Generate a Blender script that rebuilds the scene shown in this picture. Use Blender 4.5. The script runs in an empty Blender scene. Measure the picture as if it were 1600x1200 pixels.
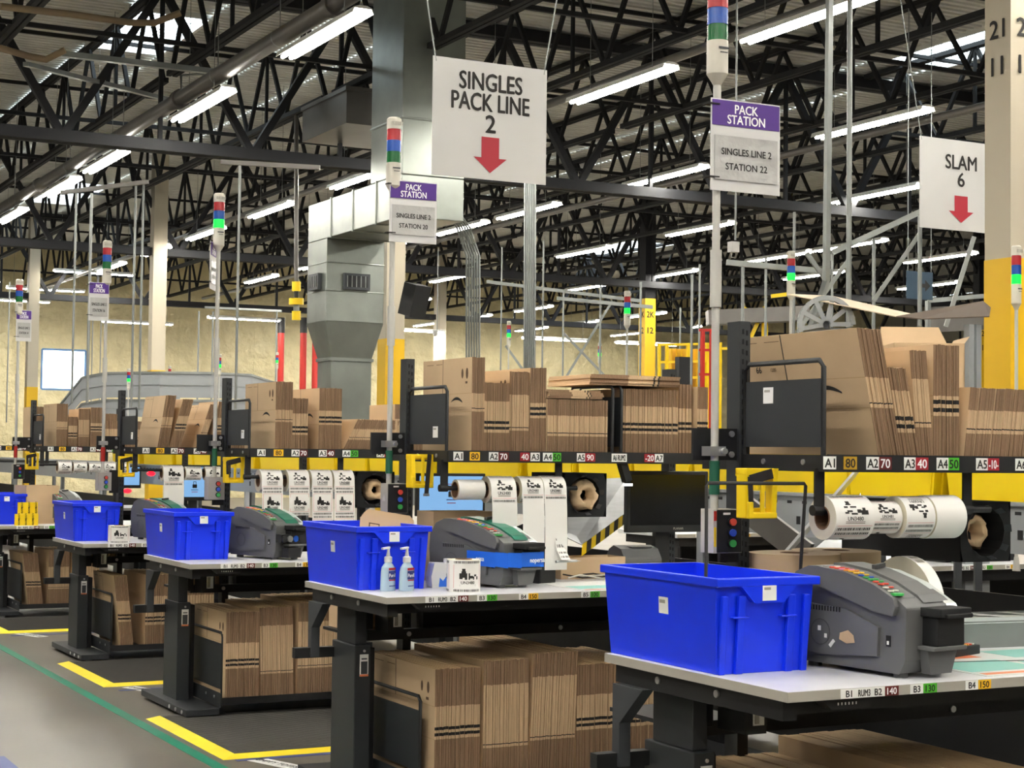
import bpy, math, random
from mathutils import Vector, Matrix
random.seed(7)
SC = bpy.context.scene
COL = SC.collection

# ------------------------------------------------------------------ camera
YAW, PITCH, ROLL, FPX, HC = math.radians(27.6585), math.radians(2.2954), math.radians(0.6798), 2648.8, 1.5
_f = Vector((math.sin(YAW)*math.cos(PITCH), math.cos(YAW)*math.cos(PITCH), math.sin(PITCH)))
_r = Vector((math.cos(YAW), -math.sin(YAW), 0))
_u = _r.cross(_f)
CR = math.cos(ROLL)*_r + math.sin(ROLL)*_u
CU = -math.sin(ROLL)*_r + math.cos(ROLL)*_u
CF = _f
cam = bpy.data.cameras.new('camera')
cam.sensor_width = 36; cam.lens = FPX/1600*36; cam.clip_end = 300
camo = bpy.data.objects.new('camera', cam); COL.objects.link(camo)
camo.matrix_world = Matrix(((CR.x, CU.x, -CF.x, 0), (CR.y, CU.y, -CF.y, 0), (CR.z, CU.z, -CF.z, HC), (0, 0, 0, 1)))
SC.camera = camo

def at_d(px, py, d):          # a point of the place at depth d along the view axis
    return Vector((0, 0, HC)) + d*(CF + CR*((px-800)/FPX) - CU*((py-600)/FPX))
def at_y(px, py, y):
    v = CF + CR*((px-800)/FPX) - CU*((py-600)/FPX)
    return Vector((0, 0, HC)) + v*(y/v.y)

# ------------------------------------------------------------------ world, exposure
w = bpy.data.worlds.new('sky'); SC.world = w; w.use_nodes = True
bg = w.node_tree.nodes['Background']; bg.inputs[0].default_value = (0.80, 0.93, 1.0, 1); bg.inputs[1].default_value = 2.5
SC.view_settings.view_transform = 'Standard'; SC.view_settings.look = 'None'
SC.view_settings.gamma = 1; SC.view_settings.use_curve_mapping = False
SC.view_settings.exposure = 2.05
TUBE_L = 26.0

# ------------------------------------------------------------------ materials
def lin(h):
    h = h.lstrip('#'); c = [int(h[i:i+2], 16)/255 for i in (0, 2, 4)]
    return [x/12.92 if x <= .04045 else ((x+.055)/1.055)**2.4 for x in c]
MATS = {}
def M(name, hexc, rough=.6, metal=0., noise=0., ns=8., bump=0., bs=40., bd=.02, emit=0., trans=0., emitc=None, stretch=None, ior=1.45):
    if name in MATS: return MATS[name]
    m = bpy.data.materials.new(name); m.use_nodes = True
    nt = m.node_tree; b = nt.nodes['Principled BSDF']
    c = lin(hexc)
    b.inputs['Base Color'].default_value = (*c, 1)
    b.inputs['Roughness'].default_value = rough; b.inputs['Metallic'].default_value = metal
    if trans: b.inputs['Transmission Weight'].default_value = trans; b.inputs['IOR'].default_value = ior
    if emit:
        b.inputs['Emission Color'].default_value = (*(lin(emitc) if emitc else c), 1); b.inputs['Emission Strength'].default_value = emit
    if noise or bump:
        tc = nt.nodes.new('ShaderNodeTexCoord'); src = tc.outputs['Object']
        if stretch:
            mp = nt.nodes.new('ShaderNodeMapping'); mp.inputs['Scale'].default_value = stretch
            nt.links.new(src, mp.inputs[0]); src = mp.outputs[0]
    if noise:
        n = nt.nodes.new('ShaderNodeTexNoise'); n.inputs['Scale'].default_value = ns; n.inputs['Detail'].default_value = 6
        nt.links.new(src, n.inputs[0])
        r = nt.nodes.new('ShaderNodeValToRGB')
        r.color_ramp.elements[0].position = .3; r.color_ramp.elements[1].position = .7
        r.color_ramp.elements[0].color = (*[x*(1-noise) for x in c], 1)
        r.color_ramp.elements[1].color = (*[min(1, x*(1+noise)) for x in c], 1)
        nt.links.new(n.outputs[0], r.inputs[0]); nt.links.new(r.outputs[0], b.inputs['Base Color'])
    if bump:
        n2 = nt.nodes.new('ShaderNodeTexNoise'); n2.inputs['Scale'].default_value = bs; n2.inputs['Detail'].default_value = 4
        nt.links.new(src, n2.inputs[0])
        bp = nt.nodes.new('ShaderNodeBump'); bp.inputs['Strength'].default_value = bump; bp.inputs['Distance'].default_value = bd
        nt.links.new(n2.outputs[0], bp.inputs['Height']); nt.links.new(bp.outputs[0], b.inputs['Normal'])
    MATS[name] = m; return m

M('concrete', '#67625a', .42, noise=.14, ns=1.1, bump=.02, bs=30)
M('deck', '#d6d6d0', .6, noise=.12, ns=1.5)
M('truss', '#17181a', .85)
M('girder', '#1a1b1f', .75)
M('galv', '#8e9290', .45, .6, noise=.12, ns=5)
M('duct', '#8e938d', .33, .7, noise=.14, ns=2.5, bump=.1, bs=4)
M('steelpipe', '#6b6864', .4, .5, noise=.1, ns=3)
M('foil', '#d2c69c', .4, noise=.08, ns=2.5, bump=1., bs=2.6, bd=.16)
M('wallgray', '#8d8a80', .8)
M('colwhite', '#b9b09c', .55)
M('colyellow', '#e2b410', .5)
M('black', '#17181a', .5)
M('charcoal', '#2c2f32', .5, noise=.06, ns=6)
M('darkgray', '#3b3e42', .5)
M('blackmatte', '#101113', .8)
M('laminate', '#d2d3d8', .35, noise=.03, ns=9)
M('edgegray', '#a6a298', .5)
M('silver', '#c9cacb', .3, .8)
M('blue', '#0a34ea', .36, noise=.05, ns=5)
M('toteyellow', '#f0cf08', .42)
M('yellow', '#f3cf0c', .45)
M('yellowpaint', '#f2d51c', .55, noise=.06, ns=9)
M('greenpaint', '#178064', .42, noise=.1, ns=4)
M('bluepaint', '#3a4782', .5)
M('kraft', '#c7ab88', .8, noise=.05, ns=5)
M('kraftmid', '#b2966f', .85, noise=.09, ns=30)
M('crease', '#5a4431', .9)
M('ink', '#1d1a18', .7)
M('paper', '#eeece8', .55)
M('paperside', '#d9d2bd', .7)
M('core', '#7d5f47', .85)
M('label', '#f2f2ef', .5)
M('lblred', '#9c1726', .5); M('lblmaroon', '#641a19', .5); M('lblgreen', '#4ab529', .5); M('lblyellow', '#f0b91c', .5); M('lblochre', '#b8901f', .5)
M('white', '#cfcfce', .5)
M('whitetext', '#ffffff', .5)
M('signwhite', '#c0c0bf', .45, noise=.02, ns=3)
M('purple', '#4b2283', .45)
M('signred', '#a3182b', .5)
M('sleeve', '#b4b4b2', .2, noise=.05, ns=14, bump=.35, bs=14)
M('lamphousing', '#e8e8e4', .4)
M('tube', '#ffffff', .4, emit=TUBE_L, emitc='#fffaf0')
M('redlens', '#a3282f', .25); M('bluelens', '#2350a6', .25); M('greenlens', '#11602f', .25)
M('greenlit', '#0fa83a', .3, emit=.8, emitc='#00c82a')
M('polewhite', '#b9b8b2', .4)
M('cream', '#c6c2b6', .45)
M('machgray', '#5f6060', .5, noise=.04, ns=6)
M('machdark', '#454647', .5)
M('lidgreen', '#1d6a55', .35)
M('bottlewhite', '#c4cccc', .3, trans=.25)
M('btnred', '#e0503f', .4); M('btnpink', '#e08fb0', .4); M('btnorange', '#e8923a', .4); M('btnyellow', '#f0c23c', .4); M('btnblue', '#3a5fd0', .4); M('btngreen', '#43b35a', .4); M('btnwhite', '#e8e4da', .4)
M('bluetape', '#1e63d2', .35)
M('gel', '#cfe9f6', .12, trans=.35, ior=1.35)
M('navy', '#1b2a6b', .5)
M('screen', '#20303c', .3, emit=.2, emitc='#8fc4f8')
M('screenoff', '#0d0e10', .2)
M('matgray', '#5c5956', .85, noise=.15, ns=30)
M('redpaint', '#b0231a', .5); M('matrib', '#454340', .85); M('sheet', '#a3a6a9', .35, .35, noise=.1, ns=6, stretch=(1,1,8))
M('green', '#155c40', .6)
M('teal', '#7fc0b8', .5); M('orange', '#d9764a', .5)
M('skyglass', '#ffffff', .02, trans=1.0, ior=1.0)
M('redlamp', '#ff1020', .3, emit=.9, emitc='#ff1525')
M('whitelamp', '#ffffff', .3, emit=12)
M('tanpipe', '#7c6a52', .6)
M('dimblue', '#33485a', .5); M('bluesteel', '#5d86b8', .5)
M('convgray', '#94989a', .5, .1)

def streaked(name, hexc, amp):     # board edges: every sheet a slightly different brown, streaked along the edge
    m = bpy.data.materials.new(name); m.use_nodes = True; nt = m.node_tree; b = nt.nodes['Principled BSDF']; b.inputs['Roughness'].default_value = .9
    tc = nt.nodes.new('ShaderNodeTexCoord'); oi = nt.nodes.new('ShaderNodeObjectInfo')
    mul = nt.nodes.new('ShaderNodeMath'); mul.operation = 'MULTIPLY'; mul.inputs[1].default_value = 37.; nt.links.new(oi.outputs['Random'], mul.inputs[0])
    cx = nt.nodes.new('ShaderNodeCombineXYZ'); nt.links.new(mul.outputs[0], cx.inputs[0])
    ad = nt.nodes.new('ShaderNodeVectorMath'); nt.links.new(tc.outputs['Object'], ad.inputs[0]); nt.links.new(cx.outputs[0], ad.inputs[1])
    mp = nt.nodes.new('ShaderNodeMapping'); mp.inputs['Scale'].default_value = (190, 2, 2.5); nt.links.new(ad.outputs[0], mp.inputs[0])
    n = nt.nodes.new('ShaderNodeTexNoise'); n.inputs['Scale'].default_value = 1.; n.inputs['Detail'].default_value = 5; nt.links.new(mp.outputs[0], n.inputs[0])
    r = nt.nodes.new('ShaderNodeValToRGB'); c = lin(hexc)
    r.color_ramp.elements[0].position = .3; r.color_ramp.elements[1].position = .72
    r.color_ramp.elements[0].color = (*[x*(1-amp) for x in c], 1); r.color_ramp.elements[1].color = (*[min(1, x*(1+amp)) for x in c], 1)
    nt.links.new(n.outputs[0], r.inputs[0]); nt.links.new(r.outputs[0], b.inputs['Base Color']); MATS[name] = m
streaked('kraftlight', '#c9ad8a', .2)
streaked('flute', '#8b7057', .28)

# ------------------------------------------------------------------ mesh builder
GLY = {}
def glyph(s):
    if s not in GLY:
        cu = bpy.data.curves.new('t', 'FONT'); cu.body = s; cu.size = 1; cu.resolution_u = 3; cu.offset = 0; cu.fill_mode = 'FRONT'
        o = bpy.data.objects.new('t', cu)
        me = bpy.data.meshes.new_from_object(o)
        vs = [(v.co.x, v.co.y) for v in me.vertices]; fs = [tuple(p.vertices) for p in me.polygons]
        if vs:
            xs = [v[0] for v in vs]; x0, x1 = min(xs), max(xs)
            vs = [(x-(x0+x1)/2, y-.35) for x, y in vs]
            GLY[s] = (vs, fs, x1-x0)
        else: GLY[s] = ([], [], 0)
        bpy.data.objects.remove(o); bpy.data.curves.remove(cu); bpy.data.meshes.remove(me)
    return GLY[s]

class MB:
    def __init__(s): s.v = []; s.f = []; s.m = []; s.sm = []; s.mats = []; s.T = None
    def mi(s, mat):
        if mat not in s.mats: s.mats.append(mat)
        return s.mats.index(mat)
    def add(s, vs, fs, mat, smooth=False):
        o = len(s.v); k = s.mi(mat)
        if s.T is not None: vs = [s.T @ Vector(v) for v in vs]
        s.v += [tuple(v) for v in vs]
        for f in fs: s.f.append([o+i for i in f]); s.m.append(k); s.sm.append(smooth)
        return s
    def box(s, x0, y0, z0, x1, y1, z1, mat):
        v = [(x0,y0,z0),(x1,y0,z0),(x1,y1,z0),(x0,y1,z0),(x0,y0,z1),(x1,y0,z1),(x1,y1,z1),(x0,y1,z1)]
        return s.add(v, [(0,3,2,1),(4,5,6,7),(0,1,5,4),(1,2,6,5),(2,3,7,6),(3,0,4,7)], mat)
    def quad(s, a, b, c, d, mat): return s.add([a,b,c,d], [(0,1,2,3)], mat)
    def prism(s, pts, axis, a, b, mat, capmat=None, smooth=False):
        def p3(p, h):
            return (h,p[0],p[1]) if axis == 'x' else (p[0],h,p[1]) if axis == 'y' else (p[0],p[1],h)
        n = len(pts)
        s.add([p3(p,a) for p in pts]+[p3(p,b) for p in pts], [(i,(i+1)%n,n+(i+1)%n,n+i) for i in range(n)], mat, smooth)
        s.add([p3(p,a) for p in pts], [tuple(range(n))[::-1]], capmat or mat)
        s.add([p3(p,b) for p in pts], [tuple(range(n))], capmat or mat)
        return s
    def bar(s, p, q, w, h, mat, up=(0,0,1)):
        p = Vector(p); q = Vector(q); d = (q-p).normalized(); upv = Vector(up)
        if abs(d.dot(upv)) > .98: upv = Vector((1,0,0))
        x = d.cross(upv).normalized()*w/2; y = x.cross(d).normalized()*h/2
        v = [p-x-y,p+x-y,p+x+y,p-x+y,q-x-y,q+x-y,q+x+y,q-x+y]
        return s.add(v, [(0,3,2,1),(4,5,6,7),(0,1,5,4),(1,2,6,5),(2,3,7,6),(3,0,4,7)], mat)
    def tube(s, pts, r, mat, n=8, caps=True):
        pts = [Vector(p) for p in pts]; rings = []
        for i, p in enumerate(pts):
            d = (pts[min(i+1,len(pts)-1)]-pts[max(i-1,0)]).normalized()
            up = Vector((0,0,1)) if abs(d.z) < .9 else Vector((1,0,0))
            x = d.cross(up).normalized(); y = x.cross(d)
            rr = r[i] if isinstance(r, (list, tuple)) else r
            rings.append([p+(x*math.cos(2*math.pi*k/n)+y*math.sin(2*math.pi*k/n))*rr for k in range(n)])
        fs = []
        for i in range(len(rings)-1):
            for k in range(n): fs.append((i*n+k, i*n+(k+1)%n, (i+1)*n+(k+1)%n, (i+1)*n+k))
        s.add(sum(rings, []), fs, mat, True)
        if caps: s.add(rings[0], [tuple(range(n))[::-1]], mat); s.add(rings[-1], [tuple(range(n))], mat)
        return s
    def lathe(s, prof, c, mat, axis='z', n=24, smooth=True):   # prof: (radius, height)
        def p3(r, h, a):
            x, y = r*math.cos(a), r*math.sin(a)
            return (c[0]+h, c[1]+x, c[2]+y) if axis == 'x' else (c[0]+x, c[1]+h, c[2]+y) if axis == 'y' else (c[0]+x, c[1]+y, c[2]+h)
        for (r0,h0),(r1,h1) in zip(prof, prof[1:]):
            vs = [p3(r0,h0,2*math.pi*k/n) for k in range(n)]+[p3(r1,h1,2*math.pi*k/n) for k in range(n)]
            s.add(vs, [(k,(k+1)%n,n+(k+1)%n,n+k) for k in range(n)], mat, smooth)
        return s
    def cyl(s, c, r, h, mat, axis='z', n=20):
        s.lathe([(r,0),(r,h)], c, mat, axis, n)
        return s.lathe([(0.0001,0),(r,0)], c, mat, axis, n, False).lathe([(r,h),(0.0001,h)], c, mat, axis, n, False)
    def text(s, t, o, ux, uy, size, mat, lift=.0006, maxw=None, mp=None):
        vs, fs, wd = glyph(t)
        if not vs: return s
        sx = size
        if maxw and wd*size > maxw: sx = maxw/wd
        if mp:
            for dx in (-.018,.018): s.add([mp(o[0]+x*sx+dx*size, o[1]+y*size) for x, y in vs], fs, mat)
            return s
        o = Vector(o); ux = Vector(ux); uy = Vector(uy); nrm = ux.cross(uy).normalized()*lift
        for q_, (dx, dy) in enumerate(((-.02,0),(.02,0),(0,-.015),(0,.015))): s.add([o+nrm*(1+.25*q_)+ux*(x*sx+dx*size)+uy*(y*size+dy*size) for x, y in vs], fs, mat)
        return s
    def build(s, name, parent=None, bevel=0, loc=None, rz=0, seg=2):
        me = bpy.data.meshes.new(name)
        me.from_pydata(s.v, [], s.f); 
        for mt in s.mats: me.materials.append(MATS[mt])
        me.polygons.foreach_set('material_index', s.m); me.polygons.foreach_set('use_smooth', s.sm)
        me.update()
        o = bpy.data.objects.new(name, me); COL.objects.link(o)
        if parent: o.parent = parent
        if loc is not None: o.location = loc
        if rz: o.rotation_euler[2] = rz
        if bevel:
            b = o.modifiers.new('b', 'BEVEL'); b.width = bevel; b.segments = seg; b.limit_method = 'ANGLE'; b.angle_limit = math.radians(40)
        return o

def tag(o, label, cat, group=None):
    o['label'] = label; o['category'] = cat
    if group: o['group'] = group
    return o
def thing(name, label, cat, loc=(0,0,0), rz=0, group=None):
    o = bpy.data.objects.new(name, None); COL.objects.link(o); o.location = loc; o.rotation_euler[2] = rz
    return tag(o, label, cat, group)
def struct(o, name=None): o['kind'] = 'structure'; return o
def kids(o): return list(o.children)
def copy_tree(o, parent=None, ch=None):
    c = o.copy(); COL.objects.link(c)
    if parent: c.parent = parent
    for k in list(o.children): copy_tree(k, c)
    return c

# ------------------------------------------------------------------ building shell
FAR, LEFT, RIGHT, BACK, DECK = 50., -14., 42., -22., 7.3
b = MB(); b.box(LEFT, BACK, -.2, RIGHT, FAR, 0, 'concrete'); struct(b.build('floor'))
# painted lines on the floor
b = MB(); b.prism([(2.49,3),(2.555,3),(2.585,16.5),(2.525,16.5)], 'z', 0, .002, 'greenpaint'); struct(b.build('trim_1'))
b = MB(); b.box(1.59, 5.5, 0, 1.68, 8.45, .002, 'bluepaint'); struct(b.build('trim_2'))
# roof deck with skylight openings
SKY = [(5.75,6.85,21.9,24.3), (8.3,9.4,37,40.5), (16.1,17.2,17.0,19.3), (24,25.5,39,43)]
b = MB()
def deckpatch(x0, x1, y0, y1):
    n = max(1, round((y1-y0)/.15)); st = (y1-y0)/n; vs = []; fs = []
    for i in range(n):
        a = y0+i*st
        for yy, zz in ((a,0),(a+st*.45,0),(a+st*.55,.04),(a+st*.92,.04)): vs += [(x0,yy,DECK+zz),(x1,yy,DECK+zz)]
    vs += [(x0,y1,DECK),(x1,y1,DECK)]
    for i in range(len(vs)//2-1): fs.append((2*i,2*i+2,2*i+3,2*i+1))
    b.add(vs, fs, 'deck')
def fill(x0, x1, y0, y1, holes):
    if not holes: deckpatch(x0,x1,y0,y1); return
    h = holes[0]; rest = holes[1:]
    for (a0,a1,c0,c1) in ((x0,h[0],y0,y1),(h[1],x1,y0,y1),(h[0],h[1],y0,h[2]),(h[0],h[1],h[3],y1)):
        if a1 > a0 and c1 > c0:
            sub = []
            for g in rest:
                g2 = (max(g[0],a0),min(g[1],a1),max(g[2],c0),min(g[3],c1))
                if g2[1] > g2[0] and g2[3] > g2[2]: sub.append(g2)
            fill(a0,a1,c0,c1,sub)
fill(LEFT, RIGHT, BACK, FAR, SKY)
struct(b.build('ceiling'))
for i, (x0,x1,y0,y1) in enumerate(SKY):
    b = MB()
    for (p,q) in (((x0,y0),(x1,y0)),((x1,y0),(x1,y1)),((x1,y1),(x0,y1)),((x0,y1),(x0,y0))):
        b.bar((*p,DECK+.1),(*q,DECK+.1),.05,.3,'lamphousing')
    for k in range(1,8): b.bar((x0+(x1-x0)*k/8,y0,DECK),(x0+(x1-x0)*k/8,y1,DECK),.008,.008,'galv')
    for k in range(1,14): b.bar((x0,y0+(y1-y0)*k/14,DECK),(x1,y0+(y1-y0)*k/14,DECK),.008,.008,'galv')
    struct(b.build('window_%d' % (i+2)))
# walls
WX0, WX1, WZ0, WZ1 = 10.75, 12.02, 3.17, 4.33
b = MB()
for (x0,x1,z0,z1) in ((LEFT,WX0,0,DECK),(WX1,RIGHT,0,DECK),(WX0,WX1,0,WZ0),(WX0,WX1,WZ1,DECK)):
    b.box(x0,FAR,z0,x1,FAR+.2,z1,'foil')
for k in range(22): b.box(LEFT+2.4*k, FAR-.012, 0, LEFT+2.4*k+.04, FAR, DECK, 'foil')
struct(b.build('wall_far'))
b = MB(); b.box(LEFT-.2,BACK,0,LEFT,FAR,DECK,'wallgray'); struct(b.build('wall_left'))
b = MB(); b.box(RIGHT,BACK,0,RIGHT+.2,FAR,DECK,'wallgray'); struct(b.build('wall_right'))
b = MB(); b.box(LEFT,BACK-.2,0,RIGHT,BACK,DECK,'wallgray'); struct(b.build('wall_back'))
b = MB()
for (p,q) in (((WX0,WZ0),(WX1,WZ0)),((WX1,WZ0),(WX1,WZ1)),((WX1,WZ1),(WX0,WZ1)),((WX0,WZ1),(WX0,WZ0))):
    b.bar((p[0],FAR+.02,p[1]),(q[0],FAR+.02,q[1]),.06,.06,'bluesteel',(0,1,0))
fr = struct(b.build('window_1'))
b = MB(); b.box(WX0,FAR+.08,WZ0,WX1,FAR+.085,WZ1,'skyglass'); b.build('pane', fr)
# columns
def column(n, x, y, ytop, lines, fac):
    b = MB(); r = .13
    b.box(x-r,y-r,ytop,x+r,y+r,DECK,'colwhite' if fac == 0 else 'girder'); b.box(x-r-.004,y-r-.004,0,x+r+.004,y+r+.004,ytop,'colyellow')
    for k, (t, z) in enumerate(lines):
        b.text(t,(x-.0,y-r-.003,z),(1,0,0),(0,0,1),.19,'ink',.003,maxw=.19); b.text(t,(x-r-.003,y,z),(0,-1,0),(0,0,1),.19,'ink',.003,maxw=.19)
    struct(b.build('column_%d' % n))
column(1, 8.86, 9.15, 2.93, [('21',4.6),('11',4.33)], 0)
column(2, 8.85, 20.3, 2.95, [], 0)
column(3, 8.85, 31.3, 2.95, [], 0)
column(4, 19.9, 31.6, 4.9, [('2K',4.55),('12',4.2)], 1)
column(5, 19.9, 20.3, 2.95, [('21',4.4),('12',4.1)], 0)
column(6, 19.9, 42.3, 2.95, [], 0)
column(7, 8.85, 42.3, 2.95, [], 0)
column(8, 29.6, 31.6, 4.9, [('2K',4.55),('12',4.2)], 1)
# roof steel
def joist_mesh(L, z0, z1, step, cw, ww):
    b = MB()
    for sx in (-cw*.55, cw*.55):
        b.box(sx-cw*.4,0,z0,sx+cw*.4,L,z0+cw*.9,'truss'); b.box(sx-cw*.4,0,z1-cw*.9,sx+cw*.4,L,z1,'truss')
    n = round(L/step)
    for i in range(n):
        a = i*L/n; m = (i+.5)*L/n; e = (i+1)*L/n
        b.bar((0,a,z0+.03),(0,m,z1-.03),ww,ww,'truss',(1,0,0)); b.bar((0,m,z1-.03),(0,e,z0+.03),ww,ww,'truss',(1,0,0))
        if i % 2: b.bar((0,m,z0+.03),(0,m,z1-.03),ww*.8,ww*.8,'truss',(1,0,0))
    return b
GY = [9.15, 20.3, 31.4, 42.4]
proto = None
for y0, y1 in ((9.3,20.15),(20.45,31.25),(31.55,42.25),(42.55,50)):
    if y1 < 49: L = 10.8; 
    else: L = 7.3
    proto = None
    for k in range(15):
        x = 3.65+2.15*k
        if proto is None: proto = struct(joist_mesh(L, 6.02, 7.27, 1.55, .07, .05).build('roof_joist')); o = proto
        else: o = proto.copy(); COL.objects.link(o)
        o.location = (x, y0, 0)
g0 = None
for y in GY:
    if g0 is None:
        b = MB()
        for s_ in (-.07, .07):
            b.box(-12,s_-.055,5.12,40,s_+.055,5.26,'girder'); b.box(-12,s_-.055,7.1,40,s_+.055,7.26,'girder')
        for i in range(22):
            a = -12+i*52/22; e = a+52/22; m = (a+e)/2
            b.bar((a,0,5.2),(m,0,7.15),.09,.09,'girder',(0,1,0)); b.bar((m,0,7.15),(e,0,5.2),.09,.09,'girder',(0,1,0)); b.bar((m,0,5.2),(m,0,7.15),.05,.05,'girder',(0,1,0))
        g0 = struct(b.build('roof_girder')); o = g0
    else: o = g0.copy(); COL.objects.link(o)
    o.location = (0, y, 0)
# bridging between joists
b0 = None
for y in (12.6,15.2,18.55,23.6,27,34,38,45):
    if b0 is None:
        b = MB(); b.bar((2,0,6.06),(33,0,6.06),.05,.05,'truss'); b.bar((2,0,7.2),(33,0,7.2),.05,.05,'truss')
        b0 = struct(b.build('roof_bridging_beam')); o = b0
    else: o = b0.copy(); COL.objects.link(o)
    o.location = (0, y, 0)

# ------------------------------------------------------------------ strip lights
def light_fixture():
    t = thing('strip_light', 'white twin tube strip light hanging under the roof joists', 'strip light', group='strip lights over the hall')
    b = MB(); b.prism([(-.105,.0),(-.09,.05),(-.04,.07),(.04,.07),(.09,.05),(.105,.0),(.098,.0),(.08,.042),(-.08,.042),(-.098,.0)],'y',-1,1,'lamphousing'); b.build('reflector', t)
    for x in (-.045,.045):
        b = MB(); b.tube([(x,-.97,.0),(x,.97,.0)],.02,'tube',6); b.build('tube', t)
    for y in (-.8,.8):
        b = MB(); b.tube([(.1*(1 if y > 0 else -1),y,.04),(.1*(1 if y > 0 else -1),y,1.92)],.004,'galv',4); b.build('hanger_wire', t)
    return t
LP = [(5.75,y) for y in (14.92,18.72,23.1,25.75,29.4,33,36.6)] + [(9.3,y) for y in (12.1,15.35,18.9,22.6,26.33,29.9,33,36.6)] + \
     [(12.92,y) for y in (12.0,15.63,20.1,24.2,26.7,30.2,33.6,37.2)] + [(16.47,y) for y in (16.2,19.8,24.5,28.5,34.5)] + \
     [(20.1,y) for y in (16.5,20.5,24.9,27.1,31.0,34.5)] + [(22.8,y) for y in (21.5,25.5,29.5)] + [(26.3,y) for y in (24,29.8)] + \
     [(x,y) for x in (-5.,-1.45,2.1,5.7,9.3) for y in (-6.,-2,2.,6)] + [(x,y) for x in (-1.45,2.1) for y in (10.,14,18.5,23,28,34)] + [(x,y) for x in (18.3,21.9,25.5,29.1) for y in (40.6,44.2,47.4)] + [(9.3,9.),(12.9,5.),(12.9,8.5),(16.5,9),(16.5,12.6)]  # far right rows near the end wall are added to light it
fx = light_fixture(); fx.location = (LP[0][0], LP[0][1], 5.4)
for (x,y) in LP[1:]:
    o = copy_tree(fx); o.location = (x,y,5.4)
# the ones by the far wall hang across, some added to brighten it
for px, py, d in ((72,453,44),(215,505,47),(1010,538,48),(20,470,46),(148,427,42),(382,499,45),(868,531,46),(642,517,46),(560,470,43),(-60,437,43)):
    p = at_d(px,py,d); o = copy_tree(fx); o.location = p; o.rotation_euler[2] = math.pi/2
    o['label'] = 'strip light hung crosswise in front of the cream far wall'; o['group'] = 'strip lights by the far wall'

# sprinkler main, side pipes
t = thing('sprinkler_pipe', 'long thick grey sprinkler main running down the hall under the roof', 'pipe', (5.72,0,5.62))
b = MB(); b.tube([(0,9,0),(0,49,0)],.09,'steelpipe',16); b.build('pipe_run', t)
for y in (14.5,19.4,27,35):
    b = MB(); b.cyl((0,y,0),.115,.12,'steelpipe','y',16); b.build('coupling', t)
for y in (12,16,18,22,25,29,33,38):
    b = MB(); b.lathe([(.096,0),(.096,.03)],(0,y,0),'galv','y',14); b.tube([(0,y+.015,.09),(0,y+.015,.6)],.006,'galv',4); b.build('pipe_hanger', t)
b = MB(); p = at_d(283,172,20.5); q = at_d(283,118,20.5)
b.tube([p,q,q+Vector((.25,0,.05)),q+Vector((.5,0,0))],.018,'galv',6); tag(b.build('branch_pipe'),'thin white branch pipe bent down beside the sprinkler main','pipe')
b = MB(); b.tube([(9.9,10,5.75),(9.9,46,5.75)],.05,'steelpipe',10); tag(b.build('sprinkler_pipe'),'dark sprinkler pipe running past the big hanging pack line sign','pipe')
b = MB(); b.tube([(14.3,10,5.7),(14.3,46,5.7)],.05,'steelpipe',10); tag(b.build('sprinkler_pipe'),'dark sprinkler pipe running above the small hanging slam sign','pipe')
b = MB(); b.tube([at_d(0,75,17),at_d(45,88,17),at_d(72,93,17),at_d(102,78,17)],.035,'tanpipe',8); tag(b.build('bent_tube'),'short tan bent tube near the roof at the top left corner','tube')
b = MB(); b.tube([at_d(0,10,16),at_d(110,22,16.5),at_d(200,35,17),at_d(240,36,17),at_d(282,20,17)],.035,'tanpipe',8); tag(b.build('bent_tube'),'longer tan bent tube crossing the skylight at the top left','tube')
b = MB(); b.bar(at_d(85,83,18),at_d(335,112,20),.09,.06,'galv'); tag(b.build('cable_tray'),'pale straight tray crossing the joists below the skylight','cable tray')
b = MB(); b.bar(at_d(40,100,19),at_d(260,155,22),.07,.05,'galv'); tag(b.build('cable_tray'),'pale tray running just under the skylight','cable tray')

# ------------------------------------------------------------------ ducts
t = thing('air_duct', 'galvanized air duct dropping from the roof and narrowing behind the second station sign', 'duct')
X0, X1 = 7.6, 8.37
b = MB(); b.box(X0,17.2,4.1,X1,20.1,4.58,'duct')
for y in (17.9,18.6,19.3): b.box(X0-.015,y,4.085,X1+.015,y+.03,4.595,'duct')
b.build('duct_run', t, .01)
b = MB(); b.box(X0,17.2,4.58,X1,18.1,6.75,'duct'); b.box(X0-.015,17.19,5.2,X1+.015,18.11,5.23,'duct'); b.build('duct_riser', t, .01)
b = MB(); b.box(X0,19.45,3.08,X1,20.1,4.1,'duct')
for z in (3.45,3.8): b.box(X0-.008,19.442,z,X1+.008,20.108,z+.015,'duct')
b.build('duct_drop', t, .01)
b = MB()
def frus(r0, z0, r1, z1):
    v = [(r0[0],r0[1],z0),(r0[2],r0[1],z0),(r0[2],r0[3],z0),(r0[0],r0[3],z0),(r1[0],r1[1],z1),(r1[2],r1[1],z1),(r1[2],r1[3],z1),(r1[0],r1[3],z1)]
    b.add(v,[(0,3,2,1),(4,5,6,7),(0,1,5,4),(1,2,6,5),(2,3,7,6),(3,0,4,7)],'duct')
frus((7.72,19.55,8.26,20.0),2.63,(X0,19.45,X1,20.1),3.08); b.build('duct_taper', t)
b = MB(); b.box(7.72,19.55,.9,8.26,20.,2.63,'duct'); b.box(7.7,19.53,2.6,8.28,20.02,2.64,'duct'); b.build('duct_stem', t)
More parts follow.
